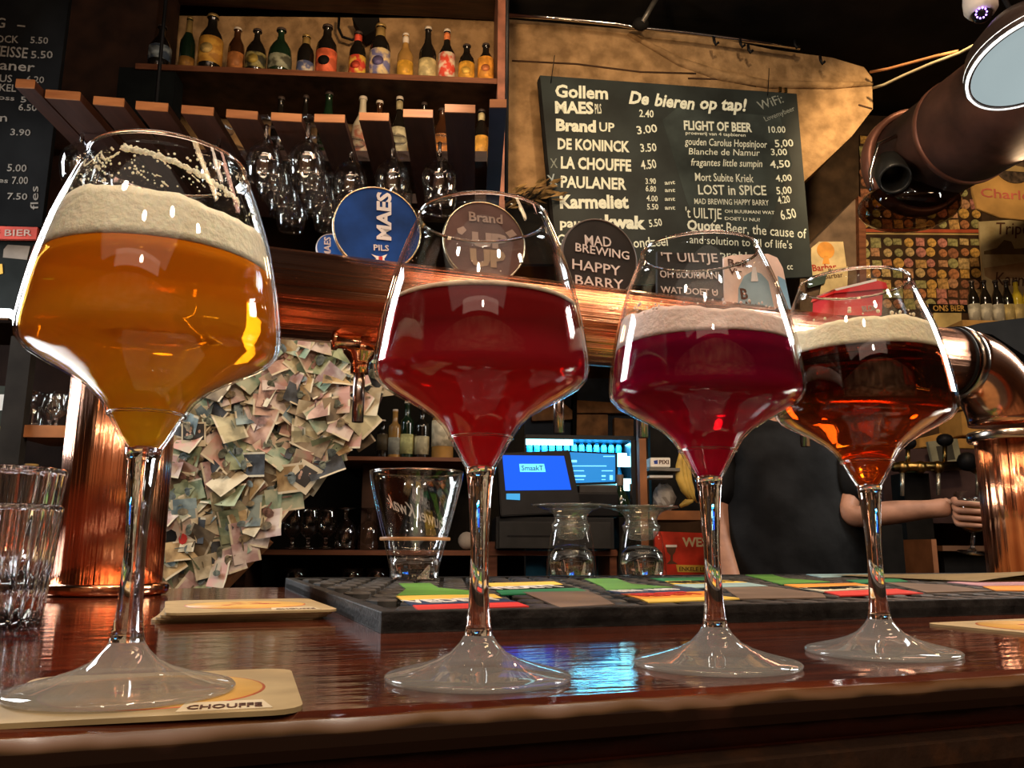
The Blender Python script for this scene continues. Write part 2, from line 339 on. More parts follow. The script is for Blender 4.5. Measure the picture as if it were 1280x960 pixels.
    for i in range(6): box('upright', (.03, .8, .95), (-1.4+i*.88, .46, -.571), DARKW, root)
    return root
counter()
# little paint chips that catch the light on the front
# ================================================================== TULIP GLASSES OF BEER
OUT = [(.0134, .0972), (.0164, .1022), (.0214, .1070), (.0282, .1112), (.0354, .1150), (.0422, .1190), (.0453, .1225), (.0462, .1262), (.0459, .131), (.0450, .1385), (.0437, .147), (.0418, .156), (.0396, .1655), (.0368, .1745), (.0338, .183), (.0310, .190), (.0287, .1955)]
def rad(z):
    pr = [(.0058, .0838), (.0070, .0855), (.0088, .0888), (.0112, .0935)]+OUT
    for (r0, z0), (r1, z1) in zip(pr, pr[1:]):
        if z0 <= z <= z1: return r0+(r1-r0)*(z-z0)/(z1-z0)
    return pr[-1][0]
SOL = [(0, .0872), (.0022, .0866), (.0045, .0850), (.0056, .0846), (.0065, .0848), (.0058, .0815), (.0053, .0770), (.0048, .0715), (.0043, .064), (.0038, .055), (.0037, .047), (.0039, .038), (.0043, .028), (.0052, .0200), (.0060, .0172), (0, .0170)]
FOOT = [(0, .0168), (.0058, .0170), (.0075, .0143), (.0112, .0105), (.0165, .0078), (.024, .0054), (.032, .0035), (.0366, .0023), (.0374, .0015), (.0370, .0004), (.035, 0), (.02, .0006), (0, .0012)]
def foot_mat():
    m = glass_thin('pressed foot glass', (.88, .88, .86), .10); nt = m.node_tree; o = nt.nodes['Material Output']; top = o.inputs[0].links[0].from_socket
    d = nt.nodes.new('ShaderNodeBsdfDiffuse'); d.inputs[0].default_value = (.62, .60, .55, 1); tl = nt.nodes.new('ShaderNodeBsdfTranslucent'); tl.inputs[0].default_value = (.6, .58, .53, 1)
    a = nt.nodes.new('ShaderNodeMixShader'); nt.links.new(d.outputs[0], a.inputs[1]); nt.links.new(tl.outputs[0], a.inputs[2])
    b = nt.nodes.new('ShaderNodeMixShader'); b.inputs[0].default_value = .24; nt.links.new(top, b.inputs[1]); nt.links.new(a.outputs[0], b.inputs[2]); nt.links.new(b.outputs[0], o.inputs[0]); return m
FOOTM = foot_mat()
def milky(name, f, tint=(.90, .89, .85), extra=.06):
    if name in MC: return MC[name]
    m = glass_thin(name, tint, extra); nt = m.node_tree; o = nt.nodes['Material Output']; top = o.inputs[0].links[0].from_socket
    d = nt.nodes.new('ShaderNodeBsdfDiffuse'); d.inputs[0].default_value = (.75, .71, .62, 1)
    b = nt.nodes.new('ShaderNodeMixShader'); b.inputs[0].default_value = f; nt.links.new(top, b.inputs[1]); nt.links.new(d.outputs[0], b.inputs[2]); nt.links.new(b.outputs[0], o.inputs[0]); return m
FOAM = {}
def foam_mat(name, col, sc=260, rough_=.9):
    if name in MC: return MC[name]
    m = M(name, col, rough_, var=.03, scale=sc, bump=.25, bscale=sc*1.6); b = m.node_tree.nodes['Principled BSDF']
    b.inputs['Subsurface Weight'].default_value = .4; b.inputs['Subsurface Radius'].default_value = (.006, .004, .003); b.inputs['Specular IOR Level'].default_value = .3
    return m
def beer_glass(pos, label, bm_, level, foam_top, foam_m, tilt=0, foam_fn=None, ring_only=False):
    t = thing('beer_glass', label, 'beer glass', pos)
    lathe('stem', SOL, GS, t, 48)
    lathe('foot', FOOT, FOOTM, t, 72)
    inner = [(max(r-.0011, .001), z+.0003) for r, z in OUT]
    wall = [(.0063, .0845), (.0089, .0888), (.0113, .0935)]+OUT+[(.0284, .1962), (.0279, .1958)]+[(r, z) for r, z in inner[::-1]]+[(.0102, .0935), (.0079, .0890), (.0055, .0852)]
    lathe('seam', [(.0136, .0966), (.0139, .0972), (.0136, .0978), (.0128, .0972), (.0136, .0966)], GS, t, 48)
    lathe('bowl', wall, GL, t, 72)
    lathe('rim', [(.0288, .1950), (.0291, .1958), (.0287, .1964), (.0281, .1962), (.0279, .1955), (.0283, .1949), (.0288, .1950)], GS, t, 64)
    prof = [(0, .0875), (.0024, .0869), (.0046, .0855), (.0052, .0858), (.0073, .0890), (.0096, .0935)]+[(rad(z)-.0018, z) for r, z in OUT if z < level-.001]
    n = 9
    if ring_only:  # meniscus: clear surface slightly raised at the wall
        prof += [(rad(level)-.0017, level), (rad(level)-.004, level-.0007), (rad(level)-.010, level-.001), (0, level-.001)]
    else:
        prof += [(rad(level)-.0017, level-.0002), (rad(level)-.006, level-.0003), (0, level-.0003)]
    lathe('beer', prof, bm_, t, 72)
    # foam
    bm = bmesh.new(); seg = 72; rings = []
    rn = random.Random(int(pos.x*1e4))
    ph = [rn.uniform(0, 6.28) for _ in range(6)]
    def top(a):
        return foam_top(a) + .0005*math.sin(7*a+ph[0])+.0004*math.sin(13*a+ph[1])+.0003*math.sin(29*a+ph[2])
    if ring_only:
        spec = [(0, lambda a: level-.0006, .0012), (1, lambda a: level+.0010, .0013), (2, lambda a: level+.0016, .0022), (3, lambda a: level+.0006, .0040), (4, lambda a: level-.0004, .0052)]
        for i, zf, off in spec: rings.append([(rad(level)-off, zf(0))]*seg)
        R_ = [[bm.verts.new((r*math.cos(2*math.pi*k/seg), r*math.sin(2*math.pi*k/seg), z)) for k, (r, z) in enumerate(rg)] for rg in rings]
        R_.append(R_[0])
    else:
        R_ = []
        def mk(rf, zf): R_.append([bm.verts.new((rf(2*math.pi*k/seg)*math.cos(2*math.pi*k/seg), rf(2*math.pi*k/seg)*math.sin(2*math.pi*k/seg), zf(2*math.pi*k/seg))) for k in range(seg)])
        mk(lambda a: .004, lambda a: level+.0001)
        mk(lambda a: rad(level)-.0016, lambda a: level+.0001)
        for i in range(1, 7):
            mk(lambda a, i=i: rad(level+(top(a)-level)*i/6)-.0015, lambda a, i=i: level+(top(a)-level)*i/6)
        for q, dz in ((.93, -.0012), (.85, -.0018), (.7, -.0008), (.5, -.0016), (.3, -.001), (.05, -.0014)):
            mk(lambda a, q=q: (rad(top(a))-.0015)*q, lambda a, q=q, dz=dz: (top(a)*(.4+.6*q)+foam_top(0)*(.6-.6*q))+dz+.0007*math.sin(9*a+q*20)+.0005*math.sin(5*a-q*33))
    for a, b in zip(R_, R_[1:]):
        for k in range(seg): bm.faces.new((a[k], a[(k+1) % seg], b[(k+1) % seg], b[k]))
    if not ring_only:
        bm.faces.new(R_[0][::-1]); bm.faces.new(R_[-1])
    bmesh.ops.recalc_face_normals(bm, faces=bm.faces); me = bpy.data.meshes.new('foam'); bm.to_mesh(me); bm.free(); shade(me)
    link('foam', me, foam_m, t)
    return t
def lace(parent, spots, mat):
    """dried foam on the inside of the glass: spots = (angle, z, size)"""
    bm = bmesh.new()
    for a, z, s in spots:
        r = rad(z)-.0016; g = bmesh.ops.create_icosphere(bm, subdivisions=1, radius=s)
        bmesh.ops.transform(bm, matrix=Matrix.Translation((r*math.cos(a), r*math.sin(a), z)) @ Matrix.Rotation(a, 4, 'Z') @ Matrix.Diagonal((.35, 1, 1, 1)), verts=g['verts'])
    me = bpy.data.meshes.new('foam_residue'); bm.to_mesh(me); bm.free(); shade(me); o = link('foam_residue', me, mat, parent); o['kind'] = 'stuff'; return o
GP = [Vector((-.1345, .3064, 0)), Vector((-.0131, .3537, 0)), Vector((.0928, .3964, 0)), Vector((.1885, .4451, 0))]
B1 = beer_mat('amber beer', (1.0, .70, .12), (1.0, .72, .06), .66, .110, .135, (.78, .26, .010), clear_top=(.98, .50, .06))
B2 = beer_mat('cloudy ruby fruit beer', (.85, .06, .08), (.90, .045, .085), .8, .112, .138, (.22, .018, .020), clear_top=(.7, .05, .04))
B3 = beer_mat('magenta fruit beer', (.95, .03, .14), (1.0, .014, .15), .72, .112, .130, (.23, .006, .040), clear_top=(.75, .02, .09))
B4 = beer_mat('dark amber beer', (1.0, .40, .06), (.95, .22, .02), .26, .112, .130, (.03, .008, .004), clear_top=(.42, .075, .02))
FM1 = foam_mat('ivory foam', (.97, .87, .66)); FM3 = foam_mat('pinkish foam', (.95, .72, .64)); FM4 = foam_mat('cream foam', (.95, .82, .58)); FM2 = foam_mat('thin tan foam', (.85, .66, .48))
g1 = beer_glass(GP[0], 'stemmed tulip glass of golden amber beer with thick ivory head, standing on a coaster', B1, .1525, lambda a: .1700-.003*math.cos(a-.4)+.0005*math.sin(3*a), FM1)
g2 = beer_glass(GP[1], 'stemmed tulip glass of cloudy ruby beer with almost no foam', B2, .1525, lambda a: .16, FM2, ring_only=True)
g3 = beer_glass(GP[2], 'stemmed tulip glass of magenta pink beer with thin pinkish head', B3, .1455, lambda a: .1570+.0014*math.sin(a*2+1)-.002*math.cos(a), FM3)
g4 = beer_glass(GP[3], 'stemmed tulip glass of dark reddish brown beer with cream head, before the copper elbow', B4, .1530, lambda a: .1668+.0008*math.sin(3*a)+.0008*math.cos(a), FM4)
rn = random.Random(3)
sp = []
for i in range(170):    # a drifting strand of lace down the near right of the first glass
    q = i/169; sp.append((-1.72+1.35*q+rn.gauss(0, .015), .1885-.0125*q**1.2+rn.gauss(0, .00045), rn.uniform(.0003, .0012)))
for i in range(110): q = i/109; sp.append((-1.72-.95*q, .1885-.0045*abs(math.sin(q*9+.4))-.001*q+rn.gauss(0, .0002), rn.uniform(.0002, .0006)))
for i in range(150): sp.append((rn.uniform(-3.0, -.2), rn.uniform(.172, .189), rn.uniform(.0002, .0006)))
for i in range(60): sp.append((rn.uniform(.2, 3.0), rn.uniform(.172, .190), rn.uniform(.0003, .0009)))
for k in range(9):
    a0, z0 = rn.uniform(-2.8, -.5), rn.uniform(.176, .186)
    for i in range(12): sp.append((a0+.014*i, z0-.0004*i*rn.choice([1, 1, .3]), rn.uniform(.0002, .0005)))
lace(g1, sp, FM1)
lace(g3, [(rn.uniform(-3.1, 3.1), .158+abs(rn.gauss(0, .003)), rn.uniform(.0003, .0010)) for _ in range(70)]+[(2.6-.012*i, .1615+.0004*i, .0006) for i in range(12)], FM3)
lace(g4, [(rn.uniform(-3.1, 3.1), .168+abs(rn.gauss(0, .0025)), rn.uniform(.0003, .0012)) for _ in range(60)], FM4)
lace(g2, [(rn.uniform(-3.1, 3.1), .155+abs(rn.gauss(0, .010)), rn.uniform(.0002, .0004)) for _ in range(24)], FM2)

# ================================================================== COASTERS
CREAM = M('beer mat board', (.36, .27, .135), .6, var=.08, scale=40); YEL = M('beer mat print', (.62, .37, .10), .55, var=.06, scale=30)
BRN = M('dark print', (.10, .04, .02), .6); REDP = M('red print', (.45, .03, .02), .6); ORP = M('orange print', (.75, .33, .06), .6)
def coaster(label, c, rz, w_, d_, z, group=None, prints=True):
    t = thing('beer_mat', label, 'coaster', (c[0], c[1], z), rz, group)
    r = min(w_, d_)*.10; pts = []
    for cx, cy, a0 in ((w_/2-r, d_/2-r, 0), (-w_/2+r, d_/2-r, 90), (-w_/2+r, -d_/2+r, 180), (w_/2-r, -d_/2+r, 270)):
        for k in range(5): a = math.radians(a0+22.5*k); pts.append((cx+r*math.cos(a), cy+r*math.sin(a)))
    prism('card', pts, 0, .0016, CREAM, t)
    if prints:
        lathe('printed_oval', [(w_*.385, .0016), (w_*.385, .00175), (0, .00175)], M('thin red line', (.5, .12, .05), .5), t, 40)
        lathe('printed_field', [(w_*.375, .0017), (w_*.375, .00185), (0, .00185)], YEL, t, 40)
        m1 = text_mesh('CHOUFFE', .02); s = w_*.06
        for v in m1.vertices: v.co = Vector((v.co.x*s*.9, v.co.y*s*1.7, v.co.z*.2))
        prism('print_tab', [(w_*.10, -d_*.46), (w_*.40, -d_*.46), (w_*.37, -d_*.30), (w_*.12, -d_*.30)], .0016, .0019, M('cream print', (.55, .47, .32), .6), t)
        link('lettering', m1, BRN, t, (w_*.13, -d_*.44, .0021))
        g = bpy.data.meshes.new('printed_figure')
        bm = bmesh.new(); q = random.Random(5)
        for i in range(16):
            x, y = q.gauss(0, .10)*w_, q.gauss(.04, .05)*d_; s2 = q.uniform(.015, .04)*w_
            bm.faces.new([bm.verts.new((x+s2*math.cos(a)*1.4, y+s2*.6*math.sin(a), .0019+i*1e-6)) for a in (0, 1.2, 2.4, 3.6, 4.8)])
        bm.to_mesh(g); bm.free(); link('printed_figure', g, REDP, t)
    return t
coaster('cream and yellow coaster lying under the amber beer glass', (-.1250, .3120), math.radians(17), .096, .096, 0)
g1.location.z = .0019
a_, b_, c2_ = PZ(222, 773, .01), PZ(412, 762, .01), PZ(235, 742, .01)
cc = (a_+PZ(395, 741, .01))/2 + Vector((.012, 0, 0))
for i in range(4):
    coaster(['cream coaster at the bottom of the small stack beside the drip mat', 'second coaster from the bottom of the stack beside the drip mat', 'cream coaster just under the top one of the stack beside the drip mat', 'cream coaster with yellow oval on top of the stack beside the drip mat'][i],
            (-.214+.002*i, .690-.003*i), math.radians(16+2*i), .118, .15, .0001+.0019*i, 'stacked beer mats', prints=(i == 3))
coaster('lone cream coaster lying to the side of the dark reddish brown beer', (.362, .585), math.radians(24), .115, .105, 0)

# ================================================================== RUBBER DRIP MAT
RUB = M('black rubber', (.022, .021, .020), .55, var=.25, scale=60, bump=.3, bscale=200)
def drip_mat():
    t = thing('bar_mat', 'long black rubber bar mat with raised pads and coloured beer advertising', 'bar mat', B(.108, .53), BY)
    Lx, Ly = 2.3, .624
    box('base', (Lx, Ly, .007), (Lx/2, Ly/2, .0036), RUB, t)
    for nm, sx, sy, x, y in (('rim', Lx, .010, Lx/2, .005), ('rim', Lx, .010, Lx/2, Ly-.005), ('rim', .010, Ly-.02, .005, Ly/2), ('rim', .010, Ly-.02, Lx-.005, Ly/2)):
        box(nm, (sx, sy, .013), (x, y, .0066), RUB, t, bev=.001)
    # pads
    me = None; k = 0; rest = bmesh.new()
    for j in range(11):
        for i in range(34 if j < 9 else 34):
            x = .030+i*.031+(.0155 if j % 2 else 0); y = .038+j*.055
            if x > Lx-.03: continue
            if me is None:
                bm = bmesh.new(); V = []
                for zz, s in ((0, 1), (.0042, 1), (.0052, .86)):
                    V.append([bm.verts.new((.0128*s*math.cos(math.radians(a)), .0245*s*math.sin(math.radians(a)), zz)) for a in (0, 55, 125, 180, 235, 305)])
                for a, b in zip(V, V[1:]):
                    for q in range(6): bm.faces.new((a[q], a[(q+1) % 6], b[(q+1) % 6], b[q]))
                bm.faces.new(V[-1]); me = bpy.data.meshes.new('pad'); bm.to_mesh(me); bm.free(); me.materials.append(M('worn rubber pad', (.050, .047, .043), .5, var=.3, scale=40))
            if k < 290 and i < 27:
                o = bpy.data.objects.new('pad', me); COL.objects.link(o); o.parent = t; o.location = (x, y, .0071); k += 1
            else:
                b0 = bmesh.new(); b0.from_mesh(me); bmesh.ops.translate(b0, vec=(x, y, .0071), verts=b0.verts); tm = bpy.data.meshes.new('tmp'); b0.to_mesh(tm); b0.free(); rest.from_mesh(tm); bpy.data.meshes.remove(tm)
    mr = bpy.data.meshes.new('pads_far_end'); rest.to_mesh(mr); rest.free(); o = link('pads_far_end', mr, MC['worn rubber pad'], t); o['kind'] = 'stuff'
    inv = t.matrix_basis.inverted()
    def patch(px, col, sc=1, txt=None, z=.0130, tcol=None):
        pts = []
        for x, y in px:
            p = inv @ PZ(x, y, z); pts.append((p.x, min(p.y, Ly-.012)))
        o = prism('printed_panel', pts, .0121, .0131+random.uniform(0, .0002), col, t)
        if txt:
            s, x0, y0, x1, y1, cap = txt
            a = inv @ PZ(x0, y0, z); b = inv @ PZ(x1, y1, z); c = inv @ PZ(x0+(x1-x0)*.5, (y0+y1)/2-cap, z); h = abs(c.y-(a.y+b.y)/2)
            m = text_mesh(s, .02); xs = [v.co.x for v in m.vertices]; mn, mx = min(xs), max(xs); sx = (b.x-a.x)/(mx-mn); sy = h/.7*1.05; sl = (b.y-a.y)/(b.x-a.x)
            for v in m.vertices: X = (v.co.x-mn)*sx; v.co = Vector((X, v.co.y*sy+sl*X, v.co.z*.5))
            link('lettering', m, tcol or WHITE, t, (a.x, a.y, .0136))
    def P1(l): return [(400+x/4, 690+y/4) for x, y in l]
    def P2(l): return [(700+x/4.267, 690+y/4.267) for x, y in l]
    def P3(l): return [(980+x/4.267, 690+y/4.267) for x, y in l]
    gr = M('mat green', (.10, .27, .045), .5); ye = M('mat yellow', (.80, .55, .10), .5); na = M('mat navy', (.025, .045, .10), .5); re = M('mat red', (.62, .045, .035), .5)
    dg = M('mat dark green', (.02, .18, .07), .5); br = M('mat brown', (.17, .12, .085), .5); orr = M('mat orange', (.75, .28, .04), .5); lb = M('mat light blue', (.33, .50, .50), .5); cr = M('mat cream', (.62, .55, .38), .5)
    patch(P1([(395, 157), (550, 155), (590, 178), (745, 193), (745, 214), (385, 217), (430, 185)]), gr)
    patch(P1([(380, 220), (870, 210), (912, 231), (415, 243)]), ye)
    patch(P1([(418, 244), (912, 232), (985, 249), (460, 265)]), na, txt=('VEDETT', 514, 755, 631, 750.5, 3.4))
    patch(P1([(463, 266), (987, 250), (1045, 271), (490, 290)]), re)
    patch(P1([(832, 156), (1170, 147), (1215, 163), (860, 175)]), ye)
    patch(P1([(862, 176), (1216, 164), (1275, 178), (880, 191)]), BLACKM, txt=('VEDETT', 618, 737.6, 710, 734, 2.6))
    patch(P1([(880, 192), (1285, 179), (1350, 200), (905, 212)]), dg)
    patch(P2([(-200, 214), (150, 209), (215, 235), (290, 278), (0, 296)]), br)
    patch(P2([(130, 142), (300, 140), (380, 170), (600, 186), (250, 204), (230, 185)]), gr)
    patch(P2([(250, 206), (700, 188), (785, 208), (332, 223)]), na, txt=('EXTRA    BLOND', 778, 740.6, 853, 737.6, 1.8))
    patch(P2([(335, 224), (787, 209), (865, 234), (425, 249)]), orr, txt=('VEDETT', 803, 746.5, 882, 743, 3.2), tcol=re)
    patch(P2([(428, 250), (868, 235), (978, 248), (470, 268)]), ye)
    patch(P2([(480, 140), (780, 134), (870, 150), (560, 155)]), dg)
    patch(P2([(560, 156), (870, 151), (1000, 162), (610, 172)]), ye, txt=('VEDETT', 850, 729.8, 922, 727.2, 2), tcol=BLACKM)
    patch(P2([(610, 173), (1000, 163), (1110, 181), (700, 190)]), lb)
    patch(P2([(872, 190), (1112, 183), (1400, 222), (1420, 243), (960, 250)]), br)
    patch(P2([(965, 120), (1090, 118), (1200, 140), (1440, 158), (1180, 172)]), gr)
    patch(P3([(0, 174), (380, 165), (460, 179), (80, 190)]), orr)
    patch(P3([(82, 191), (460, 180), (520, 193), (205, 210)]), cr, txt=('VEDETT', 1028, 737.5, 1096, 734.5, 2.2), tcol=BLACKM)
    patch(P3([(215, 212), (600, 196), (742, 220), (300, 233)]), re)
    patch(P3([(80, 117), (360, 109), (460, 124), (200, 135)]), lb)
    patch(P3([(330, 150), (600, 140), (660, 155), (400, 166)]), dg)
    patch(P3([(540, 162), (860, 176), (1105, 208), (760, 216)]), br)
    patch(P3([(870, 160), (1280, 150), (1400, 176), (1060, 181)]), M('mat pink', (.45, .25, .28), .5))
    patch(P3([(1062, 183), (1400, 177), (1440, 205), (1130, 206)]), orr)
    return t
drip_mat()
def curled_mat():
    """cream paper mat whose near edge has curled up off the rubber"""
    t = thing('paper_mat', 'cream sheet curling up off the far part of the rubber mat', 'placemat', (0, 0, 0))
    bm = bmesh.new(); nu, nv = 16, 6; G = []
    for i in range(nu+1):
        row = []
        for j in range(nv+1):
            u = .90+.62*i/nu; w_ = .80+.26*j/nv; h = .0150+.016*math.sin(math.pi*min(1, i/nu*1.05))*(1-j/nv)**1.3 if i else .0145
            row.append(B(u, w_, h))
        G.append([bm.verts.new(p) for p in row])
    for i in range(nu):
        for j in range(nv): bm.faces.new((G[i][j], G[i+1][j], G[i+1][j+1], G[i][j+1]))
    bmesh.ops.solidify(bm, geom=bm.faces[:], thickness=.0012); bmesh.ops.recalc_face_normals(bm, faces=bm.faces)
    me = bpy.data.meshes.new('sheet'); bm.to_mesh(me); bm.free(); shade(me); link('sheet', me, M('tan leather mat', (.42, .32, .17), .5, var=.1), t)
curled_mat()

# ================================================================== SMALL GLASSES ON THE MAT
def kwak():
    p = B(*uw(PZ(527, 723, .0131))); p = Vector((-.121, 1.075, .0130))
    t = thing('tumbler_glass', 'empty flared beer glass with white script, standing on the bar mat', 'glass', p)
    o_ = [(0, 0), (.026, 0), (.030, .002), (.0305, .012), (.036, .035), (.044, .065), (.052, .095), (.0575, .118), (.0595, .131), (.0590, .1335)]
    i_ = [(.0572, .131), (.055, .117), (.0495, .095), (.0415, .066), (.033, .040), (.026, .030), (0, .026)]
    lathe('glass_body', o_+i_, glass_thin('clear tumbler glass', (.95, .95, .94), .06), t, 56)
    lathe('thick_base', [(0, .001), (.0255, .001), (.0285, .004), (.029, .012), (.0318, .026), (.024, .027), (0, .0245)], GS, t, 40)
    lathe('rim', [(.0586, .1335), (.0594, .1345), (.0600, .1335), (.0593, .1325), (.0586, .1335)], GS, t, 56)
    # script wraps round the front, tilted
    for s, a0, a1, z0, z1, h in (('Pauwel Kwak', math.radians(38), math.radians(142), .058, .092, .024),):
        me = text_mesh(s, .012, .5); xs = [v.co.x for v in me.vertices]; mn, mx = min(xs), max(xs)
        for v in me.vertices:
            q = (v.co.x-mn)/(mx-mn); z = z0+(z1-z0)*q+v.co.y*h; r = .0305+(z/.131)*.029+.0008; a = a0+(a1-a0)*q
            v.co = Vector((r*math.cos(a), r*math.sin(a), z))
        link('script', me, M('white enamel', (.8, .7, .62), .6), t)
    lathe('gold_ring', [(.0438, .048), (.0444, .050), (.0438, .052)], M('gold print', (.5, .25, .1), .4), t, 56)
kwak()
def inverted(label, x):
    p = PW(x, 716, 1.085, 20); p.z = .013
    t = thing('footed_glass', label, 'glass', p, 0, None)
    prof = [(.034, 0), (.0345, .003), (.0335, .020), (.0315, .040), (.029, .056), (.0265, .0640), (.0265, .067), (.0282, .071), (.0240, .074), (.0225, .080), (.0250, .0860), (.030, .0905), (.042, .0948), (.0535, .0965), (.0550, .0980), (.0540, .0992), (.03, .0985), (0, .0975)]
    ins = [(0, .0640), (.018, .062), (.0235, .054), (.028, .040), (.0305, .02), (.0318, 0)]
    lathe('bowl_and_foot', [(.0318, 0)]+prof, GL, t, 48)
    lathe('solid_stem', [(0, .050), (.016, .052), (.0235, .060), (.0255, .066), (.0268, .071), (.0235, .074), (.0218, .080), (.0244, .0866), (.030, .0912), (.042, .0955), (.053, .0972), (.0530, .0984), (0, .0972)], milky('bright stem glass', .09, (.9, .9, .88), .13), t, 48)
    lathe('domed_bottom', [(.029, .004), (.0305, .02), (.029, .033), (.02, .042), (0, .045), (0, .043), (.019, .040), (.027, .031), (.0285, .02), (.027, .004)], GS, t, 40)
inverted('upside-down footed glass beneath the cash register screen', 714)
inverted('upside-down footed glass in front of the black drawer, nearer the red crate', 803)
def ribbed(label, z0, sc, base):
    t = thing('ribbed_tumbler', label, 'glass', (base[0], base[1], z0), 0, 'stack of ribbed tumblers')
    o_ = [(0, 0), (.024, 0), (.0265, .003), (.0285, .03), (.031, .07), (.0325, .094), (.0325, .098)]
    lathe('ribbed_wall', [(r*sc, z*.78) for r, z in o_]+[(r*sc, z*.78) for r, z in [(.0310, .098), (.0305, .094), (.0282, .065), (.0255, .03), (.022, .008), (0, .007)]], GS, t, 120, rib=.045, nrib=22)
    lathe('rim', [(r*sc, z-.0215) for r, z in ((.0328, .0965), (.0334, .098), (.0325, .0992), (.0318, .098), (.0328, .0965))], GS, t, 60)
    lathe('thick_base', [(0, .0008), (.0235, .0008), (.0262, .003), (.0265, .008), (0, .006)], GS, t, 48)
sb = PZ(20, 800, 0); sb = Vector((-.325, .545, 0))
ribbed('clear ribbed tumbler at the bottom of the stack beside the copper post', 0, 1, sb)
ribbed('clear ribbed tumbler on top of the stack beside the copper post', .0235, 1.0, sb)
for i_, (x_, y_) in enumerate([(-.395, .56), (-.41, .66)]):
    ribbed(['ribbed tumbler cut by the photo edge, next to the tumbler stack', 'ribbed tumbler behind the tumbler stack, at the photo edge'][i_], 0, 1, Vector((x_, y_, 0)))

# ================================================================== COPPER BEER PIPE
def pipe():
    zc, w0, r = .363, 1.048, .0565; uL, uR = -.093, 1.262
    t = thing('beer_font', 'huge polished copper pipe font bridging the bar on two posts', 'beer font', B(0, 0), BY)
    def cyl(name, a, b, rr, mat, seg=72):
        a, b = Vector(a), Vector(b); L_ = (b-a).length; d = (b-a).normalized(); n = 2
        m = lathe(name, [(0, 0), (rr, 0), (rr, L_), (0, L_)], mat, t, seg, a, smooth=True)
        for p in m.data.polygons: p.use_smooth = len(p.vertices) == 4
        m.rotation_euler = d.to_track_quat('Z', 'Y').to_euler(); return m
    cop = COPPER
    CV = M('copper tube', (.92, .42, .23), .20, 1, var=.1, scale=2.2, stretch=(40, 40, .35), bump=1.0, bscale=2.2, col2=(.55, .20, .10))
    cyl('cross_pipe', (uL+.10, w0, zc), (uR-.10, w0, zc), r, CV)
    cyl('post', (uL, w0, .0), (uL, w0, zc-.10), r, CV); cyl('post', (uR+.02, w0, .0), (uR+.02, w0, zc-.115), r*.93, CV)
    def elbow(pu, pu2, name):
        bm = bmesh.new(); rings = []; seg = 48; n = 10; s = 1 if pu2 > pu else -1
        cx, cz = pu+s*0, zc-.10; R_ = .10
        for i in range(n+1):
            a = math.pi/2*i/n
            ctr = Vector((pu + s*R_*math.sin(a)*1.0, w0, zc-R_+R_*math.cos(a))); tan = Vector((s*math.cos(a), 0, -math.sin(a)))
            nrm = Vector((s*math.sin(a), 0, math.cos(a)))
            rr = r*(1.05 if 0 < i < n else 1.05)
            rings.append([bm.verts.new(ctr+(nrm*math.cos(2*math.pi*k/seg)+Vector((0, 1, 0))*math.sin(2*math.pi*k/seg))*rr) for k in range(seg)])
        for a, b in zip(rings, rings[1:]):
            for k in range(seg): bm.faces.new((a[k], a[(k+1) % seg], b[(k+1) % seg], b[k]))
        bm.faces.new(rings[0]); bm.faces.new(rings[-1]); bmesh.ops.recalc_face_normals(bm, faces=bm.faces)
        me = bpy.data.meshes.new('elbow'); bm.to_mesh(me); bm.free(); shade(me); link('elbow', me, M('elbow copper', (.80, .42, .26), .16, 1, var=.15, scale=6, bump=.25), t)
    elbow(uR-.08, uR+.02, 'elbow'); elbow(uL+.10, uL, 'elbow')
    ST = M('steel collar', (.42, .36, .30), .2, 1, var=.2)
    def ring(c, d, rr, name='collar', mat=ST, wd=.012):
        o = lathe(name, [(rr*.9, 0), (rr, 0), (rr*1.03, wd*.25), (rr*1.03, wd*.75), (rr, wd), (rr*.9, wd)], mat, t, 56, c); o.rotation_euler = Vector(d).to_track_quat('Z', 'Y').to_euler()
    ring((uR-.088, w0, zc), (1, 0, 0), r*1.07, wd=.016); ring((uR+.02, w0, zc-.113), (0, 0, -1), r*1.09, wd=.016); ring((uL+.098, w0, zc), (1, 0, 0), r*1.07)
    ring((uR-.100, w0, zc), (1, 0, 0), r*1.03, wd=.006, mat=BLACKP); ring((uL, w0, 0.001), (0, 0, 1), r*1.1, wd=.012, mat=cop)
    # tap spouts and the medallion arms
    for k, x in enumerate((450, 698, 802, 1000)):
        q = PW(x, 450, w0, 20); u = uw(q)[0]
        lathe('tap_boss', [(.0, -.002), (.024, 0), (.021, .008), (.0135, .018), (.0115, .022), (.0115, .034), (0, .035)], cop, t, 28, (u, w0, zc-r-.004)).rotation_euler = (math.pi, 0, 0)
        lathe('spout', [(.0055, 0), (.0074, 0), (.0074, .072), (.0055, .072), (.0055, 0)], M('spout steel', (.45, .36, .33), .22, 1), t, 20, (u, w0, zc-r-.10))
        b_ = lathe('tap_valve', [(0, 0), (.010, 0), (.010, .026), (.0125, .028), (.0125, .034), (0, .036)], cop, t, 24, (u-.005, w0-.02, zc-r-.002)); b_.rotation_euler = (0, -math.pi/2, 0)
    return t
pipe()
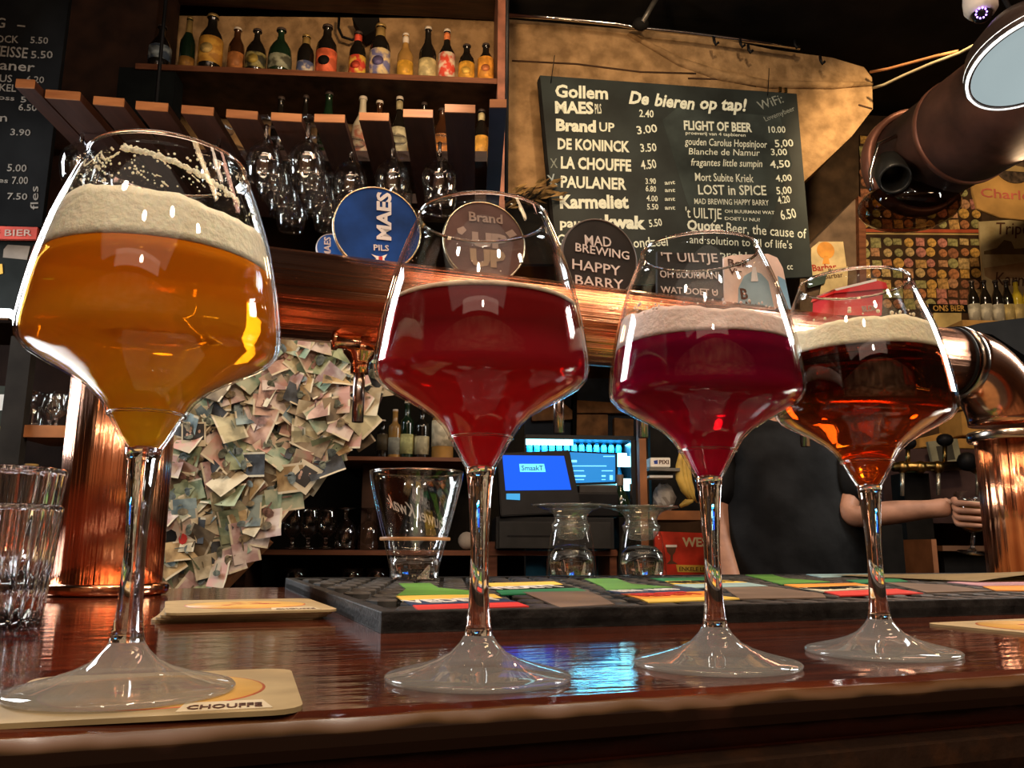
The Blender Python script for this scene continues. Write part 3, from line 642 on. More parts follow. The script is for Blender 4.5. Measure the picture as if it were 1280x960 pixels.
# medallions: discs hung on the far side top of the pipe
def disc(b, px, rx, name, mat, th=.006, rimm=None, seg=56):
    c = b.L(*px); e = b.L(px[0]+rx, px[1]); r = (e-c).length
    if rimm: lathe('disc_rim', [(r*.98, -th), (r*1.02, -th), (r*1.02, .0004), (r*.985, .0012), (r*.98, 0)], rimm, b.e, seg, c)
    lathe(name, [(0, -th), (r*.985, -th), (r*.985, 0), (0, 0)], mat, b.e, seg, c, smooth=False); return c, r
GOLDR = M('brushed gold rim', (.6, .5, .35), .25, 1)
MW = 1.05
b = kboard('tap_medallion', 'large round blue tap badge reading MAES PILS in white', 'tap badge', 472, 285, MW, 20)
disc(b, (472, 286), 53, 'badge_disc', M('enamel blue', (.008, .045, .21), .6, var=.3, scale=14, col2=(.005, .026, .11), spec=.1), rimm=GOLDR)
def vtext(b, s, x, y0, y1, wpx, mat=CHALK, bold=.02):
    # text reading upwards: starts at pixel (x, y0), ends at (x, y1)
    me = text_mesh(s, bold); xs = [v.co.x for v in me.vertices]; mn, mx = min(xs), max(xs)
    a, e, f = b.L(x, y0), b.L(x, y1), b.L(x-wpx, y0); sx = (e-a).length/(mx-mn); sy = (f-a).length/.7
    d = (e-a).normalized(); n = Vector((-d.y, d.x, 0))
    for v in me.vertices: v.co = d*((v.co.x-mn)*sx)+n*(v.co.y*sy)+Vector((0, 0, v.co.z))
    return link('lettering', me, mat, b.e, (a.x, a.y, .0012))
WH = M('white enamel print', (.78, .74, .72), .5)
vtext(b, 'MAES', 488, 301, 242, 17, WH, .035); b.text('PILS', 467, 313, 486, 314, 7, WH, .015)
b.poly('emblem', [(464, 318), (470, 320), (476, 321), (484, 318), (480, 324), (482, 329), (475, 326), (468, 329), (470, 323)], .0005, .0012, WH)
b.poly('emblem_heart', [(473, 321), (478, 321), (478, 327), (473, 327)], .001, .0016, REDP)
b = kboard('tap_medallion', 'small blue MAES tap badge peeking out behind the big blue badge', 'tap badge', 412, 310, 1.10, 20)
disc(b, (414, 310), 18, 'badge_disc', M('bright enamel blue', (.015, .10, .42), .35), rimm=WH)
vtext(b, 'MAES', 413, 322, 297, 8, WH)
b = kboard('tap_medallion', 'round brown tap badge reading Brand UP, seen through the ruby beer glass', 'tap badge', 606, 302, MW, 20)
disc(b, (606, 303), 49, 'badge_disc', M('mauve brown enamel', (.13, .072, .062), .6, var=.15, spec=.1), rimm=GOLDR)
PB = M('pale brown print', (.36, .25, .20), .5)
b.text('Brand', 586, 276, 628, 280, 11, PB, .02); b.text('UP', 590, 307, 634, 311, 16, PB, .06); b.text('UP', 588, 331, 632, 334, 19, M('gold brown print', (.42, .28, .17), .5), .06)
b.poly('leaf_print', [(571, 286), (579, 283), (583, 288), (577, 294), (572, 291)], .0002, .001, PB); b.poly('leaf_print', [(631, 291), (640, 287), (646, 294), (637, 298)], .0002, .001, PB)
b = kboard('tap_medallion', 'round black tap badge with chalked words MAD BREWING HAPPY BARRY', 'tap badge', 752, 322, MW, 20)
disc(b, (750, 323), 45, 'badge_disc', M('blackboard badge', (.028, .024, .022), .7, var=.15, spec=.1), rimm=M('dark rim', (.1, .08, .07), .4))
CW = M('white marker', (.72, .64, .60), .7)
for s, x0, y0, x1, y1, cp in (('MAD', 731, 306, 764, 309, 12), ('BREWING', 719, 314, 786, 325, 10), ('HAPPY', 715, 336, 775, 345, 12), ('BARRY', 719, 356, 779, 362, 12)): b.text(s, x0, y0, x1, y1, cp, CW, .005)
b = kboard('tap_card', "square black card chalked 'T UILTJE above the pipe, seen through the magenta beer glass", 'tap badge', 862, 342, MW, 20)
b.poly('card', [(822, 314), (903, 318), (905, 372), (822, 370)], -.006, 0, M('blackboard card', (.022, .020, .019), .6), bev=.0005)
for s, x0, y0, x1, y1, cp in (("'T UILTJE", 827, 327, 897, 328, 11), ('OH BUURMAN!', 825, 347, 899, 349, 9), ('WAT DOET U', 826, 366, 897, 370, 8)): b.text(s, x0, y0, x1, y1, cp, CW, .005)
b = kboard('tap_card', 'white rounded tap card with pale blue arch, behind the magenta pink beer', 'tap badge', 948, 350, 1.06, 20)
b.poly('card', [(905, 322), (914, 319), (960, 317), (972, 322), (979, 335), (990, 390), (905, 388)], -.006, 0, M('pinkish white card', (.74, .56, .48), .5), bev=.0006)
b.poly('blue_arch', [(922, 386), (923, 360), (930, 345), (940, 339), (951, 342), (960, 352), (968, 388)], 0, .001, M('pale blue print', (.28, .40, .46), .5))
b.poly('blue_curve', [(972, 345), (981, 350), (989, 388), (978, 388)], 0, .001, M('sky blue print', (.18, .36, .52), .5))
b.poly('white_bottle', [(938, 352), (940, 334), (944, 334), (947, 352)], .001, .0018, WH)
b.text('Bok', 910, 332, 935, 334, 8, BRN, .01); b.text('Vir', 911, 342, 927, 344, 7, BRN, .01); b.text('B', 926, 374, 935, 374, 13, BRN, .03); b.text('Natur', 932, 386, 955, 388, 9, BRN, .01)
b = kboard('red_card_box', 'red cardboard box with white lid on the pipe, behind the dark reddish brown beer', 'box', 1072, 372, 1.02, 20)
REDC = M('red card', (.62, .02, .02), .45)
b.poly('box_body', [(1043, 366), (1104, 358), (1102, 394), (1042, 394)], -.05, 0, REDC)
b.poly('box_lid', [(1041, 367), (1044, 361), (1090, 350), (1106, 354), (1108, 361)], -.052, .003, M('glossy red card', (.68, .03, .03), .3))
b.poly('white_edge', [(1041, 362), (1094, 349), (1094, 352), (1044, 364)], -.05, .0032, WHITE)
b.text('BLOK', 1078, 390, 1096, 388, 7, PB, .01)

# ================================================================== MENU BOARD
def menu():
    a = math.radians(4); b = kboard('menu_board', 'big chalkboard beer menu headed De bieren op tap hanging on the sandy wall', 'chalkboard', 840, 215, 3.1, 4, roll=0)
    b.poly('slate', [(675, 94), (996, 117), (1016, 346), (700, 360)], -.02, 0, BLACKBD, bev=.001)
    b.poly('side_edge', [(672, 100), (675, 94), (700, 360), (696, 360)], -.022, -.001, BLACKM)
    b.poly('smudge', [(828, 150), (846, 135), (975, 146), (990, 205), (960, 285), (880, 300), (858, 250), (840, 190)], .0001, .0004,
           M('wiped chalk haze', (.055, .074, .071), .8, scale=5, col2=(.018, .025, .024), lo=.38, hi=.72))
    T = b.text
    for s, x0, y0, x1, y1, cp, bo, sh in [('Gollem', 694, 121, 760, 124, 15, .03, 0), ('MAES', 694, 141, 742, 142, 14, .04, 0), ('Brand', 695, 163, 745, 165, 14, .045, 0), ('UP', 749, 164, 768, 165, 11, .02, 0),
            ('DE KONINCK', 697, 186, 787, 190, 13, .035, 0), ('LA CHOUFFE', 701, 210, 789, 214, 14, .035, 0), ('PAULANER', 701, 234, 783, 237, 14, .03, 0), ('Karmeliet', 700, 260, 786, 260, 16, .04, 0),
            ('pauwel', 700, 284, 752, 285, 11, .03, 0), ('kwak', 756, 284, 807, 286, 15, .05, 0), ('Gouden', 697, 307, 745, 306, 14, .01, 0), ('Londzeel', 786, 310, 835, 307, 12, .01, 0),
            ('De', 786, 129, 811, 131, 15, .035, .2), ('bieren', 818, 132, 868, 137, 15, .03, .2), ('op tap!', 875, 136, 934, 139, 15, .03, .2),
            ('FLIGHT OF BEER', 855, 162, 940, 165, 11, .03, 0), ('proeverij van 4 tapbieren', 857, 168, 932, 171, 4, .01, 0), ('gouden Carolus Hopsinjoor', 856, 181, 959, 185, 9, .005, .1), ('Blanche de Namur', 861, 193, 950, 195, 8, .002, .1),
            ('fragantes little sumpin', 864, 207, 953, 209, 9, .005, .2), ('Mort Subite Kriek', 869, 226, 942, 228, 10, .005, 0), ('LOST in SPICE', 873, 243, 958, 244, 12, .015, 0), ('MAD BREWING HAPPY BARRY', 868, 255, 961, 257, 7, .002, 0),
            ("'t UILTJE", 857, 272, 902, 274, 13, .005, 0), ('OH BUURMAN! WAT', 906, 266, 968, 268, 4, .01, 0), ('DOET U NU?', 906, 275, 950, 277, 4, .01, 0), ('Quote:', 859, 287, 904, 289, 12, .03, 0), ('Beer, the cause of', 908, 290, 1008, 298, 12, .005, 0),
            ('and solution to all of life\'s', 862, 304, 990, 311, 10, .002, 0), ('problems', 900, 322, 960, 326, 9, .002, 0), ('cc', 984, 337, 991, 337, 8, .005, 0)]:
        T(s, x0, y0, x1, y1, cp, None, bo, sh)
    T('PILS', 744, 142, 752, 142, 12, None, .01)
    for s, x0, y0, x1, y1, cp in [('2.40', 799, 146, 817, 147, 9), ('3.00', 797, 168, 822, 165, 10), ('3.50', 801, 190, 821, 189, 10), ('4.50', 802, 212, 821, 210, 11), ('3.90', 807, 230, 820, 230, 7), ('6.80', 807, 239, 820, 240, 7), ('4.00', 808, 251, 822, 252, 7), ('5.50', 809, 262, 823, 262, 7), ('5.50', 812, 284, 828, 282, 9),
            ('ant', 831, 231, 844, 230, 5), ('ant', 831, 240, 844, 240, 5), ('ant', 831, 251, 844, 251, 5), ('ant', 831, 262, 844, 262, 5), ('10.00', 961, 166, 982, 166, 8), ('5,00', 969, 184, 992, 183, 9), ('3,00', 964, 194, 984, 194, 8), ('4,50', 963, 210, 988, 209, 9), ('4,00', 970, 227, 990, 226, 8), ('5,00', 971, 243, 990, 242, 9), ('4.20', 973, 255, 988, 253, 9), ('6.50', 977, 275, 996, 272, 12)]:
        T(s, x0, y0, x1, y1, cp, None, .012, 0, name='price')
    for s, x0, y0, x1, y1, cp in [('WiFi:', 950, 138, 980, 128, 11), ('Lovemybeer', 957, 152, 994, 138, 6), ('X', 688, 210, 697, 210, 12)]: T(s, x0, y0, x1, y1, cp, CHALKD, .004, 0)
    T('X', 687, 233, 697, 231, 14, M('bluish chalk', (.42, .52, .56), .9), .01)
    for p in ((690, 96), (960, 112)):
        q = b.L(p[0], p[1]); tube('hanging_string', [(q.x-.005, q.y-.03, .004), (q.x, q.y+.01, .006), (q.x+.012, q.y+.10, -.005)], .0018, BLACKP, b.e, 5)
    for p in ((975, 112), (982, 113)):
        q = b.L(*p); box('clip', (.012, .02, .01), (q.x, q.y, 0), BRASS, b.e)
menu()
# left chalkboard
b = kboard('chalkboard', 'dark chalkboard with cropped price list at the top left of the photo', 'chalkboard', 30, 150, 2.35, 8)
b.poly('slate', [(-90, -40), (88, -12), (52, 284), (-90, 278)], -.02, 0, M('black slate', (.008, .0085, .009), .8, spec=.05, var=.2, scale=5), bev=.001)
for s, x0, y0, x1, y1, cp in [('G', -6, 34, 6, 35, 12), ('-', 21, 36, 31, 37, 12), ('BOCK', -12, 53, 23, 54, 9), ('5.50', 38, 54, 60, 55, 8), ('WEISSE', -18, 69, 34, 73, 13), ('5.50', 39, 73, 66, 73, 9), ('Paulaner', -40, 84, 43, 90, 12), ('ARCUS', -30, 101, 15, 103, 9), ('6.20', 33, 103, 55, 104, 8), ('DUNKEL', -30, 112, 20, 115, 9), ('ross', -8, 124, 18, 126, 6), ('5', 26, 128, 33, 128, 7),
        ('6.50', 23, 138, 46, 139, 8), ('n', 0, 152, 9, 152, 10), ('3.90', 13, 169, 38, 170, 8), ('5.00', 9, 214, 33, 215, 9), ('es', -2, 228, 10, 229, 6), ('7.00', 15, 230, 35, 230, 9), ('7.50', 9, 249, 34, 250, 8)]:
    b.text(s, x0, y0, x1, y1, cp, M('dim chalk', (.24, .22, .19), .9), .008)
vt = vtext(b, 'fles', 48, 262, 233, 10, MC['dim chalk'], .0)
b = kboard('sign', 'narrow red sign lettered CRAFT BEER under the cropped chalkboard', 'sign', 20, 291, 2.33, 8)
b.poly('sign_panel', [(-60, 281), (47, 284), (45, 299), (-60, 298)], -.012, 0, M('sign red', (.45, .05, .03), .5)); b.text('ELIEF BIER', -40, 295, 40, 295, 8, PB, .01)
b = kboard('framed_poster', 'dark framed poster with pale cards, below the red sign', 'poster', 20, 350, 2.36, 8)
b.poly('frame', [(-50, 300), (46, 302), (28, 400), (-50, 400)], -.02, 0, M('dark teal frame', (.014, .016, .015), .8, spec=.05), bev=.002)
b.poly('pale_card', [(5, 312), (10, 306), (38, 308), (34, 325), (4, 322)], 0, .002, M('grey pink card', (.22, .18, .14), .6)); b.poly('yellow_dot', [(-4, 331), (3, 330), (4, 342), (-3, 344)], 0, .002, M('yellow card', (.6, .35, .05), .6))
b = kboard('strip_lamp', 'short bright white strip lamp at the edge of the photo beside the amber beer', 'lamp', 5, 390, 2.3, 8)
b.poly('lit_tube', [(-60, 385), (13, 386), (12, 396), (-60, 395)], -.03, 0, M('lit tube', (.8, .8, .8), .5, emit=(.85, .93, 1), es=3)); b.poly('housing', [(-60, 396), (11, 397), (10, 400), (-60, 399)], -.03, 0, CHROME)
b = kboard('striped_sign', 'yellow white and blue sign fragment at the edge of the photo behind the tumblers', 'sign', 8, 545, 2.3, 8)
b.poly('sign_panel', [(-70, 480), (20, 483), (10, 600), (-70, 600)], -.015, 0, M('grey green print', (.035, .04, .03), .6, spec=.1))
b.poly('white_band', [(-60, 494), (16, 493), (10, 512), (-60, 520)], 0, .001, WHITE); b.poly('yellow_band', [(-60, 545), (15, 530), (13, 545), (-60, 565)], 0, .001, M('sign yellow', (.55, .38, .05), .5)); b.poly('blue_band', [(-60, 585), (10, 583), (7, 598), (-60, 598)], 0, .001, M('sign blue', (.02, .06, .30), .5))
b.text('EN', 2, 549, 14, 546, 9, BRN, .02)

# ================================================================== BOTTLES
BG = M('dark bottle glass', (.010, .008, .006), .08, spec=.7); BGG = M('green bottle glass', (.008, .022, .010), .08, spec=.7); BGB = M('brown bottle glass', (.045, .016, .006), .1, spec=.7); CLB = M('amber clear bottle', (.35, .19, .05), .12, spec=.6); CERA = M('cream stoneware', (.50, .45, .33), .3)
def bottle(label, base, r, h, glass, lab, cap, labband=(.12, .52), style='long', neck=None, motif=None, group=None, name='beer_bottle', foil=False):
    t = thing(name, label, 'bottle', base, random.uniform(-.2, .2), group)
    if style == 'long': pr = [(0, 0), (.94, .0), (1, .01), (1, .50), (.93, .56), (.70, .63), (.45, .71), (.36, .80), (.33, .93), (.36, .935), (.36, .965), (0, .965)]
    elif style == 'round': pr = [(0, 0), (.8, 0), (.96, .05), (1, .2), (1, .42), (.93, .55), (.66, .67), (.36, .76), (.28, .84), (.26, .93), (.30, .94), (.30, .965), (0, .965)]
    elif style == 'stub': pr = [(0, 0), (.95, 0), (1, .015), (1, .55), (.9, .64), (.62, .73), (.42, .80), (.38, .93), (.41, .935), (.41, .965), (0, .965)]
    else: pr = [(0, 0), (.95, 0), (1, .02), (1, .60), (.96, .66), (.5, .72), (.42, .76), (.40, .93), (.44, .94), (.44, .965), (0, .965)]
    lathe('bottle_body', [(a*r, z*h) for a, z in pr], glass, t, 20)
    lz0, lz1 = labband
    if lab: lathe('label', [(r*1.0, lz0*h), (r*1.02, lz0*h), (r*1.02, lz1*h), (r*1.0, lz1*h)], lab, t, 20)
    if motif: # printed shape on the label front
        o = lathe('label_motif', [(r*.55, 0), (r*.55, .0006), (0, .0008)], motif, t, 14, (0, -r*1.02, (lz0+lz1)/2*h)); o.rotation_euler = (math.pi/2, 0, 0); o.scale = (1, .9, 2)
        t.rotation_euler.z = 0
    nr = .40*r if style == 'stub' else .34*r
    if neck:
        z0 = .70 if foil else .80
        lathe('neck_label', [(.50*r if foil else nr*1.12, z0*h), (nr*1.22, (z0+.08)*h), (nr*1.15, .93*h), (nr*1.0, .93*h)], neck, t, 16)
    lathe('crown_cap', [(nr*1.25, .955*h), (nr*1.3, .96*h), (nr*1.2, 1.0*h), (0, 1.0*h)], cap, t, 14)
    return t
def lm(name, c, c2=None, sc=30): return M('label '+name, c, .55, var=.15, scale=sc, col2=c2, lo=.45, hi=.6)
GO = M('gold foil', (.55, .36, .12), .35, .6); WC = M('cap white', (.6, .52, .42), .4); DC = M('cap dark', (.05, .035, .03), .4)
SHW = 2.905
SZ = PW(620, 98, 2.85, 4).z
L_ = lm
tops = [
 (199, 33, 77, 27, BG, L_('round blue', (.28, .32, .32), (.05, .07, .1)), DC, 'round', (.2, .5), None, 'round black bottle with blue-white label, first on the top shelf'),
 (233, 22, 79, 19, BGG, L_('amber a', (.42, .2, .04)), GO, 'long', (.05, .24), GO, 'slim green bottle with gold neck and small orange label on the top shelf'),
 (262, 20, 79, 29, BG, L_('gold a', (.60, .32, .05), (.45, .2, .03)), GO, 'stub', (.12, .56), None, 'largest black bottle with broad orange-yellow label on the top shelf'),
 (294, 36, 84, 20, BGB, L_('rust', (.45, .17, .05)), WC, 'stub', (.08, .42), None, 'brown bottle with rusty orange label and peach cap on the top shelf'),
 (319, 38, 85, 26, BG, L_('dark yellow', (.26, .22, .08), (.03, .03, .02)), DC, 'round', (.1, .42), None, 'black round bottle with dark yellow crest label on the top shelf'),
 (349, 37, 87, 29, BGG, L_('greenish', (.22, .23, .16), (.06, .06, .04)), DC, 'round', (.1, .38), None, 'squat dark flagon with greyish green label on the top shelf'),
 (381, 45, 88, 21, BG, L_('blue white', (.44, .38, .30), (.08, .10, .2)), GO, 'stub', (.02, .32), GO, 'bottle with cream foil neck and blue-white label on the top shelf'),
 (407, 33, 90, 26, BG, L_('scarlet', (.62, .12, .05)), DC, 'stub', (.02, .48), None, 'big dark bottle with red label and dark oval on the top shelf'),
 (446, 41, 92, 21, BG, L_('red yellow', (.62, .42, .06), (.5, .05, .03), ), DC, 'stub', (.02, .45), L_('red band', (.5, .06, .03)), 'dark bottle with red and yellow label, standing under the black bracket'),
 (474, 32, 93, 26, BG, L_('cream arch', (.60, .46, .24), (.15, .15, .3)), GO, 'stub', (.04, .50), GO, 'dark bottle with gold foil shoulders and cream label ringed in blue'),
 (506, 43, 94, 20, CLB, L_('orange a', (.68, .36, .04)), WC, 'long', (.03, .38), WC, 'pale amber bottle with gold label and white neck on the top shelf'),
 (534, 35, 95, 22, BG, L_('cream b', (.58, .47, .22)), WC, 'long', (.03, .38), None, 'dark long-neck bottle with cream label and white cap on the top shelf'),
 (558, 38, 95, 21, BG, L_('diagonal', (.62, .52, .38), (.60, .06, .03)), WC, 'long', (.03, .52), L_('orange b', (.55, .16, .05)), 'dark long-neck bottle with red diagonal stripe label'),
 (583, 57, 97, 20, BG, L_('orange oval', (.68, .34, .04)), DC, 'stub', (.02, .5), None, 'small dark bottle with orange oval label, second from the shelf post'),
 (607, 56, 98, 20, BG, L_('orange c', (.72, .30, .04)), DC, 'stub', (.04, .62), None, 'small dark bottle with plain orange label next to the shelf post')]
MOT = {0: L_('motif white', (.3, .36, .38)), 2: L_('motif pale', (.66, .45, .14)), 7: BLACKM, 8: L_('motif red', (.5, .06, .03)), 9: L_('motif blue', (.12, .10, .22)), 13: L_('motif gold', (.75, .45, .08)), 14: L_('motif rust', (.5, .16, .05)), 4: L_('motif c', (.35, .25, .05))}
for i, (x, yt, yb, wd, gm, lab, cap, st, band, neck, lbl) in enumerate(tops):
    p = PZ(x, yb, SZ); k = kuw(PW(x, yb, SHW, 4)); base = K(k[0], SHW, SZ+.0005)
    ht = PW(x, yt, SHW, 4).z - SZ; r = wd/2/F*(base.y*c_+(SZ)*s_)
    bottle(lbl, base, r, ht, gm, lab, cap, band, st, neck, MOT.get(i), 'beer bottles on the top shelf', foil=(neck is GO))
# ---- shelf unit over the back bar
def shelf_unit():
    t = thing('bottle_shelf', 'dark wooden shelf unit with red-brown post, holding beer bottles high on the wall', 'shelf', K(0, 0), KY)
    def kb(name, x0, x1, w0, w1, z0, z1, mat, bev=0):
        u0, u1 = x0, x1; return box(name, (abs(u1-u0), w1-w0, z1-z0), ((u0+u1)/2, (w0+w1)/2, (z0+z1)/2), mat, t, bev=bev)
    uR = kuw(PW(622, 60, 2.85, 4))[0]; uL = kuw(PW(205, 80, 2.85, 4))[0]
    kb('shelf_board', uL-.1, uR, 2.853, 3.18, SZ-.022, SZ, M('dark shelf wood', (.05, .022, .012), .6, var=.3, spec=.2)); kb('shelf_edge', uL-.1, uR, 2.85, 2.853, SZ-.022, SZ, REDW)
    zt = PW(620, 25, 3.18, 4).z
    kb('top_board', uL-.9, uR, 2.84, 3.18, zt, zt+.05, DARKW)
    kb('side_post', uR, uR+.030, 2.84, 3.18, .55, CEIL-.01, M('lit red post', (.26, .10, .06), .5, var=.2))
    z2 = PW(620, 200, 2.9, 4).z
    kb('lower_shelf', uL-.6, uR, 2.9, 3.18, z2-.02, z2, DARKW)
    kb('left_panel', uL-.9, uL-.08, 2.95, 3.18, .9, zt-.001, M('brown panel', (.035, .014, .007), .7, var=.2))
    kb('loudspeaker_panel', uL-.16, uL+.04, 2.86, 2.95, SZ-.22, SZ-.012, M('charcoal cloth', (.008, .010, .010), .9, spec=.1))
    return z2
Z2 = shelf_unit()
mid = [(350, 122, 22, BG, DC, None, 'dark bottle top rising behind the hanging goblets'), (381, 120, 18, BG, DC, None, 'dark slim bottle behind the pair of hanging goblet rows'), (410, 116, 26, BGG, DC, None, 'dark green bottle top behind the glass rack'),
 (453, 122, 25, CERA, WC, L_('stoneware print', (.42, .36, .26), (.3, .12, .08)), 'cream stoneware swing-top bottle behind the glass rack'), (474, 127, 22, BGB, WC, None, 'brown bottle with pale cap behind the third rack slat from the post'),
 (499, 122, 22, BG, WC, L_('pale green', (.5, .46, .3)), 'dark bottle with pale label seen between rack slats'), (530, 129, 18, BG, DC, None, 'small dark bottle neck behind the glass rack'), (553, 137, 22, BGB, DC, L_('orange d', (.58, .22, .05)), 'brown bottle with orange label seen between rack slats'), (602, 138, 19, BG, DC, L_('orange e', (.65, .34, .06)), 'small orange-labelled bottle next to the navy board')]
for x, yt, wd, gm, cap, lab, lbl in mid:
    u_ = kuw(PW(x, 150, 2.96, 4))[0]; ht = PW(x, yt, 2.96, 4).z-Z2; r = wd/2/F*3.1
    bt = bottle(lbl, K(u_, 2.96, Z2+.0005), r, ht, gm, lab, cap, (.04, .5), 'stub' if ht < .25 else 'long', L_('neck pale', (.45, .38, .2)) if lab and gm is BG else None, None, 'beer bottles on the lower shelf')
# black bracket and cable over the shelf
t = thing('wall_bracket', 'black speaker bracket with curled cable on the wall above the bottles', 'bracket', (0, 0, 0))
kquad('arm', [(440, 22), (474, 22), (468, 38), (456, 45), (448, 36)], 3.1, .06, BLACKM, t)
tube('cable', [PW(x, y, 3.14, 4) for x, y in [(424, 22), (423, 35), (428, 46), (440, 50), (452, 44)]], .006, BLACKP, t, 6)

# ================================================================== GLASS RACK
RZ = 1.05
def rack():
    t = thing('glass_rack', 'ceiling-hung wooden rack of wide slats for hanging stemware', 'glass rack', (0, 0, 0))
    S = [(20, 43, 104, 105), (57, 100, 117, 120), (117, 155, 125, 128), (170, 210, 131, 134), (227, 267, 136, 139), (283, 322, 141, 144), (339, 377, 145, 147), (393, 431, 147, 148), (449, 486, 145, 146), (504, 541, 141, 142), (556, 594, 135, 136), (612, 633, 129, 129)]
    for i, (x0, x1, y0, y1) in enumerate(S):
        ty = 6
        a, b = PZ(x0, y0+ty, RZ), PZ(x1, y1+ty, RZ); d = Vector((-.045, 1, 0)).normalized(); L2 = .62
        th = .020; A = [a, b, b+d*L2, a+d*L2]; Bq = [p+Vector((0, 0, th)) for p in A]
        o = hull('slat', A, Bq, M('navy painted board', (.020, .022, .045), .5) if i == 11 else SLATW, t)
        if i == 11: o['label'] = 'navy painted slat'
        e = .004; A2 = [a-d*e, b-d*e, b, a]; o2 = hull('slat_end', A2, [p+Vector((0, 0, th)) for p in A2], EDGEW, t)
    for y in (.30, .58):
        p0 = Vector((-1.25, 1.80+y, RZ+.021)); box('cross_bar', (1.10, .04, .03), (-.62, 1.82+y, RZ+.036), DARKW, t)
    for x in (-1.12, -.02): tube('hanger_rod', [(x, 2.42, RZ+.05), (x, 2.42, CEIL-.002)], .006, BLACKP, t, 8)
rack()
def goblet_proto():
    t = thing('hanging_goblet', '', 'glass')
    pr = [(.034, .0), (.034, -.002), (.012, -.005), (.0055, -.010), (.0045, -.030), (.0060, -.048), (.020, -.060), (.036, -.078), (.0435, -.100), (.0435, -.120), (.0385, -.145), (.0350, -.158), (.0338, -.158), (.0370, -.144), (.0420, -.119), (.0420, -.101), (.034, -.080), (.018, -.062), (0, -.054)]
    lathe('bowl_and_stem', [(0, .0)]+pr, GH, t, 28)
    lathe('solid_stem', [(0, -.006), (.0055, -.010), (.0042, -.030), (.006, -.047), (0, -.053)], GS, t, 16)
    return t
gp = goblet_proto(); first = True
GLP = []
rows = {'row of goblets at the far left of the rack': (105, [(152, 1), (172, .9)]), 'row left of the cluster': (275, [(160, .95), (176, .85)]), 'first cluster row': (334, [(150, 1), (166, 1), (182, 1), (198, 1)]),
        'second cluster row': (386, [(149, 1), (164, 1), (180, 1), (196, 1)]), 'row by the stoneware bottle': (440, [(176, 1), (190, 1)]), 'row behind the blue badge': (492, [(172, 1.0), (188, 1)]), 'row by the post': (550, [(172, 1), (188, 1)])}
names = {334: ['front goblet of the left cluster hanging upside down in the rack', 'second goblet of the left hanging cluster', 'third goblet of the left hanging cluster', 'rearmost goblet of the left hanging cluster'],
         386: ['front goblet of the right cluster hanging upside down in the rack', 'second goblet of the right hanging cluster', 'third goblet of the right hanging cluster', 'rearmost goblet of the right hanging cluster'],
         105: ['goblet hanging in the dim rack end above the amber beer', 'rear goblet in the dim rack end above the amber beer'], 275: ['goblet hanging left of the two clusters', 'rear goblet hanging left of the two clusters'],
         440: ['goblet hanging in front of the stoneware bottle', 'goblet hanging just behind the stoneware-side goblet'], 492: ['goblet hanging above the big blue badge', 'rear goblet above the big blue badge'], 550: ['goblet hanging above the brown badge, second gap from the post', 'rear goblet hanging above the brown badge']}
for k, (x0, lst) in rows.items():
    for j, (y, s) in enumerate(lst):
        P0 = PZ(x0, lst[0][0], RZ+.03); yy = lst[0][0]; p = P0 + Vector((-.045, 1, 0)).normalized()*(.105*j)
        g = gp if first else copy_tree(gp); first = False
        g.location = p + Vector((0, 0, -.004)); g.rotation_euler.z = random.uniform(0, 3); g['label'] = names[x0][j]; g['group'] = 'goblets hanging in the rack'
        g.scale = (1, 1, 1)

# ================================================================== LINTEL CLUTTER: rail, hooks, hops, cables
t = thing('steel_rail', 'thin steel rail with clamp and small hooks along the wall top', 'rail', (0, 0, 0))
tube('rail', [PW(x, y, 3.12, 4) for x, y in [(636, 19), (700, 23), (770, 30), (800, 35), (860, 41), (930, 50), (1000, 60)]], .009, CHROME, t, 8)
ball('clamp', .035, PW(801, 30, 3.1, 4), BLACKM, t, (1, .8, .8)); tube('strut', [PW(x, y, 3.08, 4) for x, y in [(803, 28), (812, 12), (824, -8)]], .011, M('dull steel', (.2, .18, .15), .4, .7), t, 8)
for x, y in ((892, 52), (925, 55), (935, 62), (1025, 76), (993, 56)): tube('hook', [PW(x, y-6, 3.1, 4), PW(x+1, y, 3.1, 4), PW(x+3, y+4, 3.1, 4), PW(x+6, y+1, 3.1, 4)], .006, BLACKP, t, 6)
for nm, lb, col, pts in (('cable', 'orange cable from the sandy wall towards the ceiling', (.45, .20, .08), [(1088, 90), (1110, 86), (1140, 78), (1170, 70), (1197, 64)]), ('cable', 'cream cable sagging from the sandy wall towards the round lamp', (.42, .36, .22), [(1091, 110), (1105, 106), (1130, 94), (1165, 79), (1200, 66), (1230, 50), (1255, 36), (1272, 24)])):
    tag(tube(nm, [PW(x, y, 3.15-.0035*(x-1088), 4) for x, y in pts], .006, M(lb[:12]+' rubber', col, .5)), lb, 'cable')
t = thing('hop_garland', 'dried straw-coloured hop garland poking out beside the menu board', 'garland', (0, 0, 0)); rn = random.Random(11)
bm = bmesh.new(); HB = PW(655, 243, 3.05, 4)
for i in range(60):
    x, y = rn.uniform(632, 690), 0; y = 226+(abs(x-682)/50)*14+rn.uniform(0, 22); p = PW(x, y, 3.03+rn.uniform(0, .1), 4); d = Vector((rn.uniform(.3, 1), rn.uniform(-.2, .2), rn.uniform(-.1, .6))).normalized(); n = d.cross(Vector((0, 1, .3))).normalized()
    l, w2 = rn.uniform(.03, .08), rn.uniform(.004, .009); v = [bm.verts.new(q) for q in (p, p+d*l*.5+n*w2, p+d*l, p+d*l*.5-n*w2)]; bm.faces.new(v)
bmesh.ops.solidify(bm, geom=bm.faces[:], thickness=.001)
me = bpy.data.meshes.new('dry_leaves'); bm.to_mesh(me); bm.free(); o = link('dry_leaves', me, M('straw', (.42, .27, .10), .8, var=.4), t); o['kind'] = 'stuff'
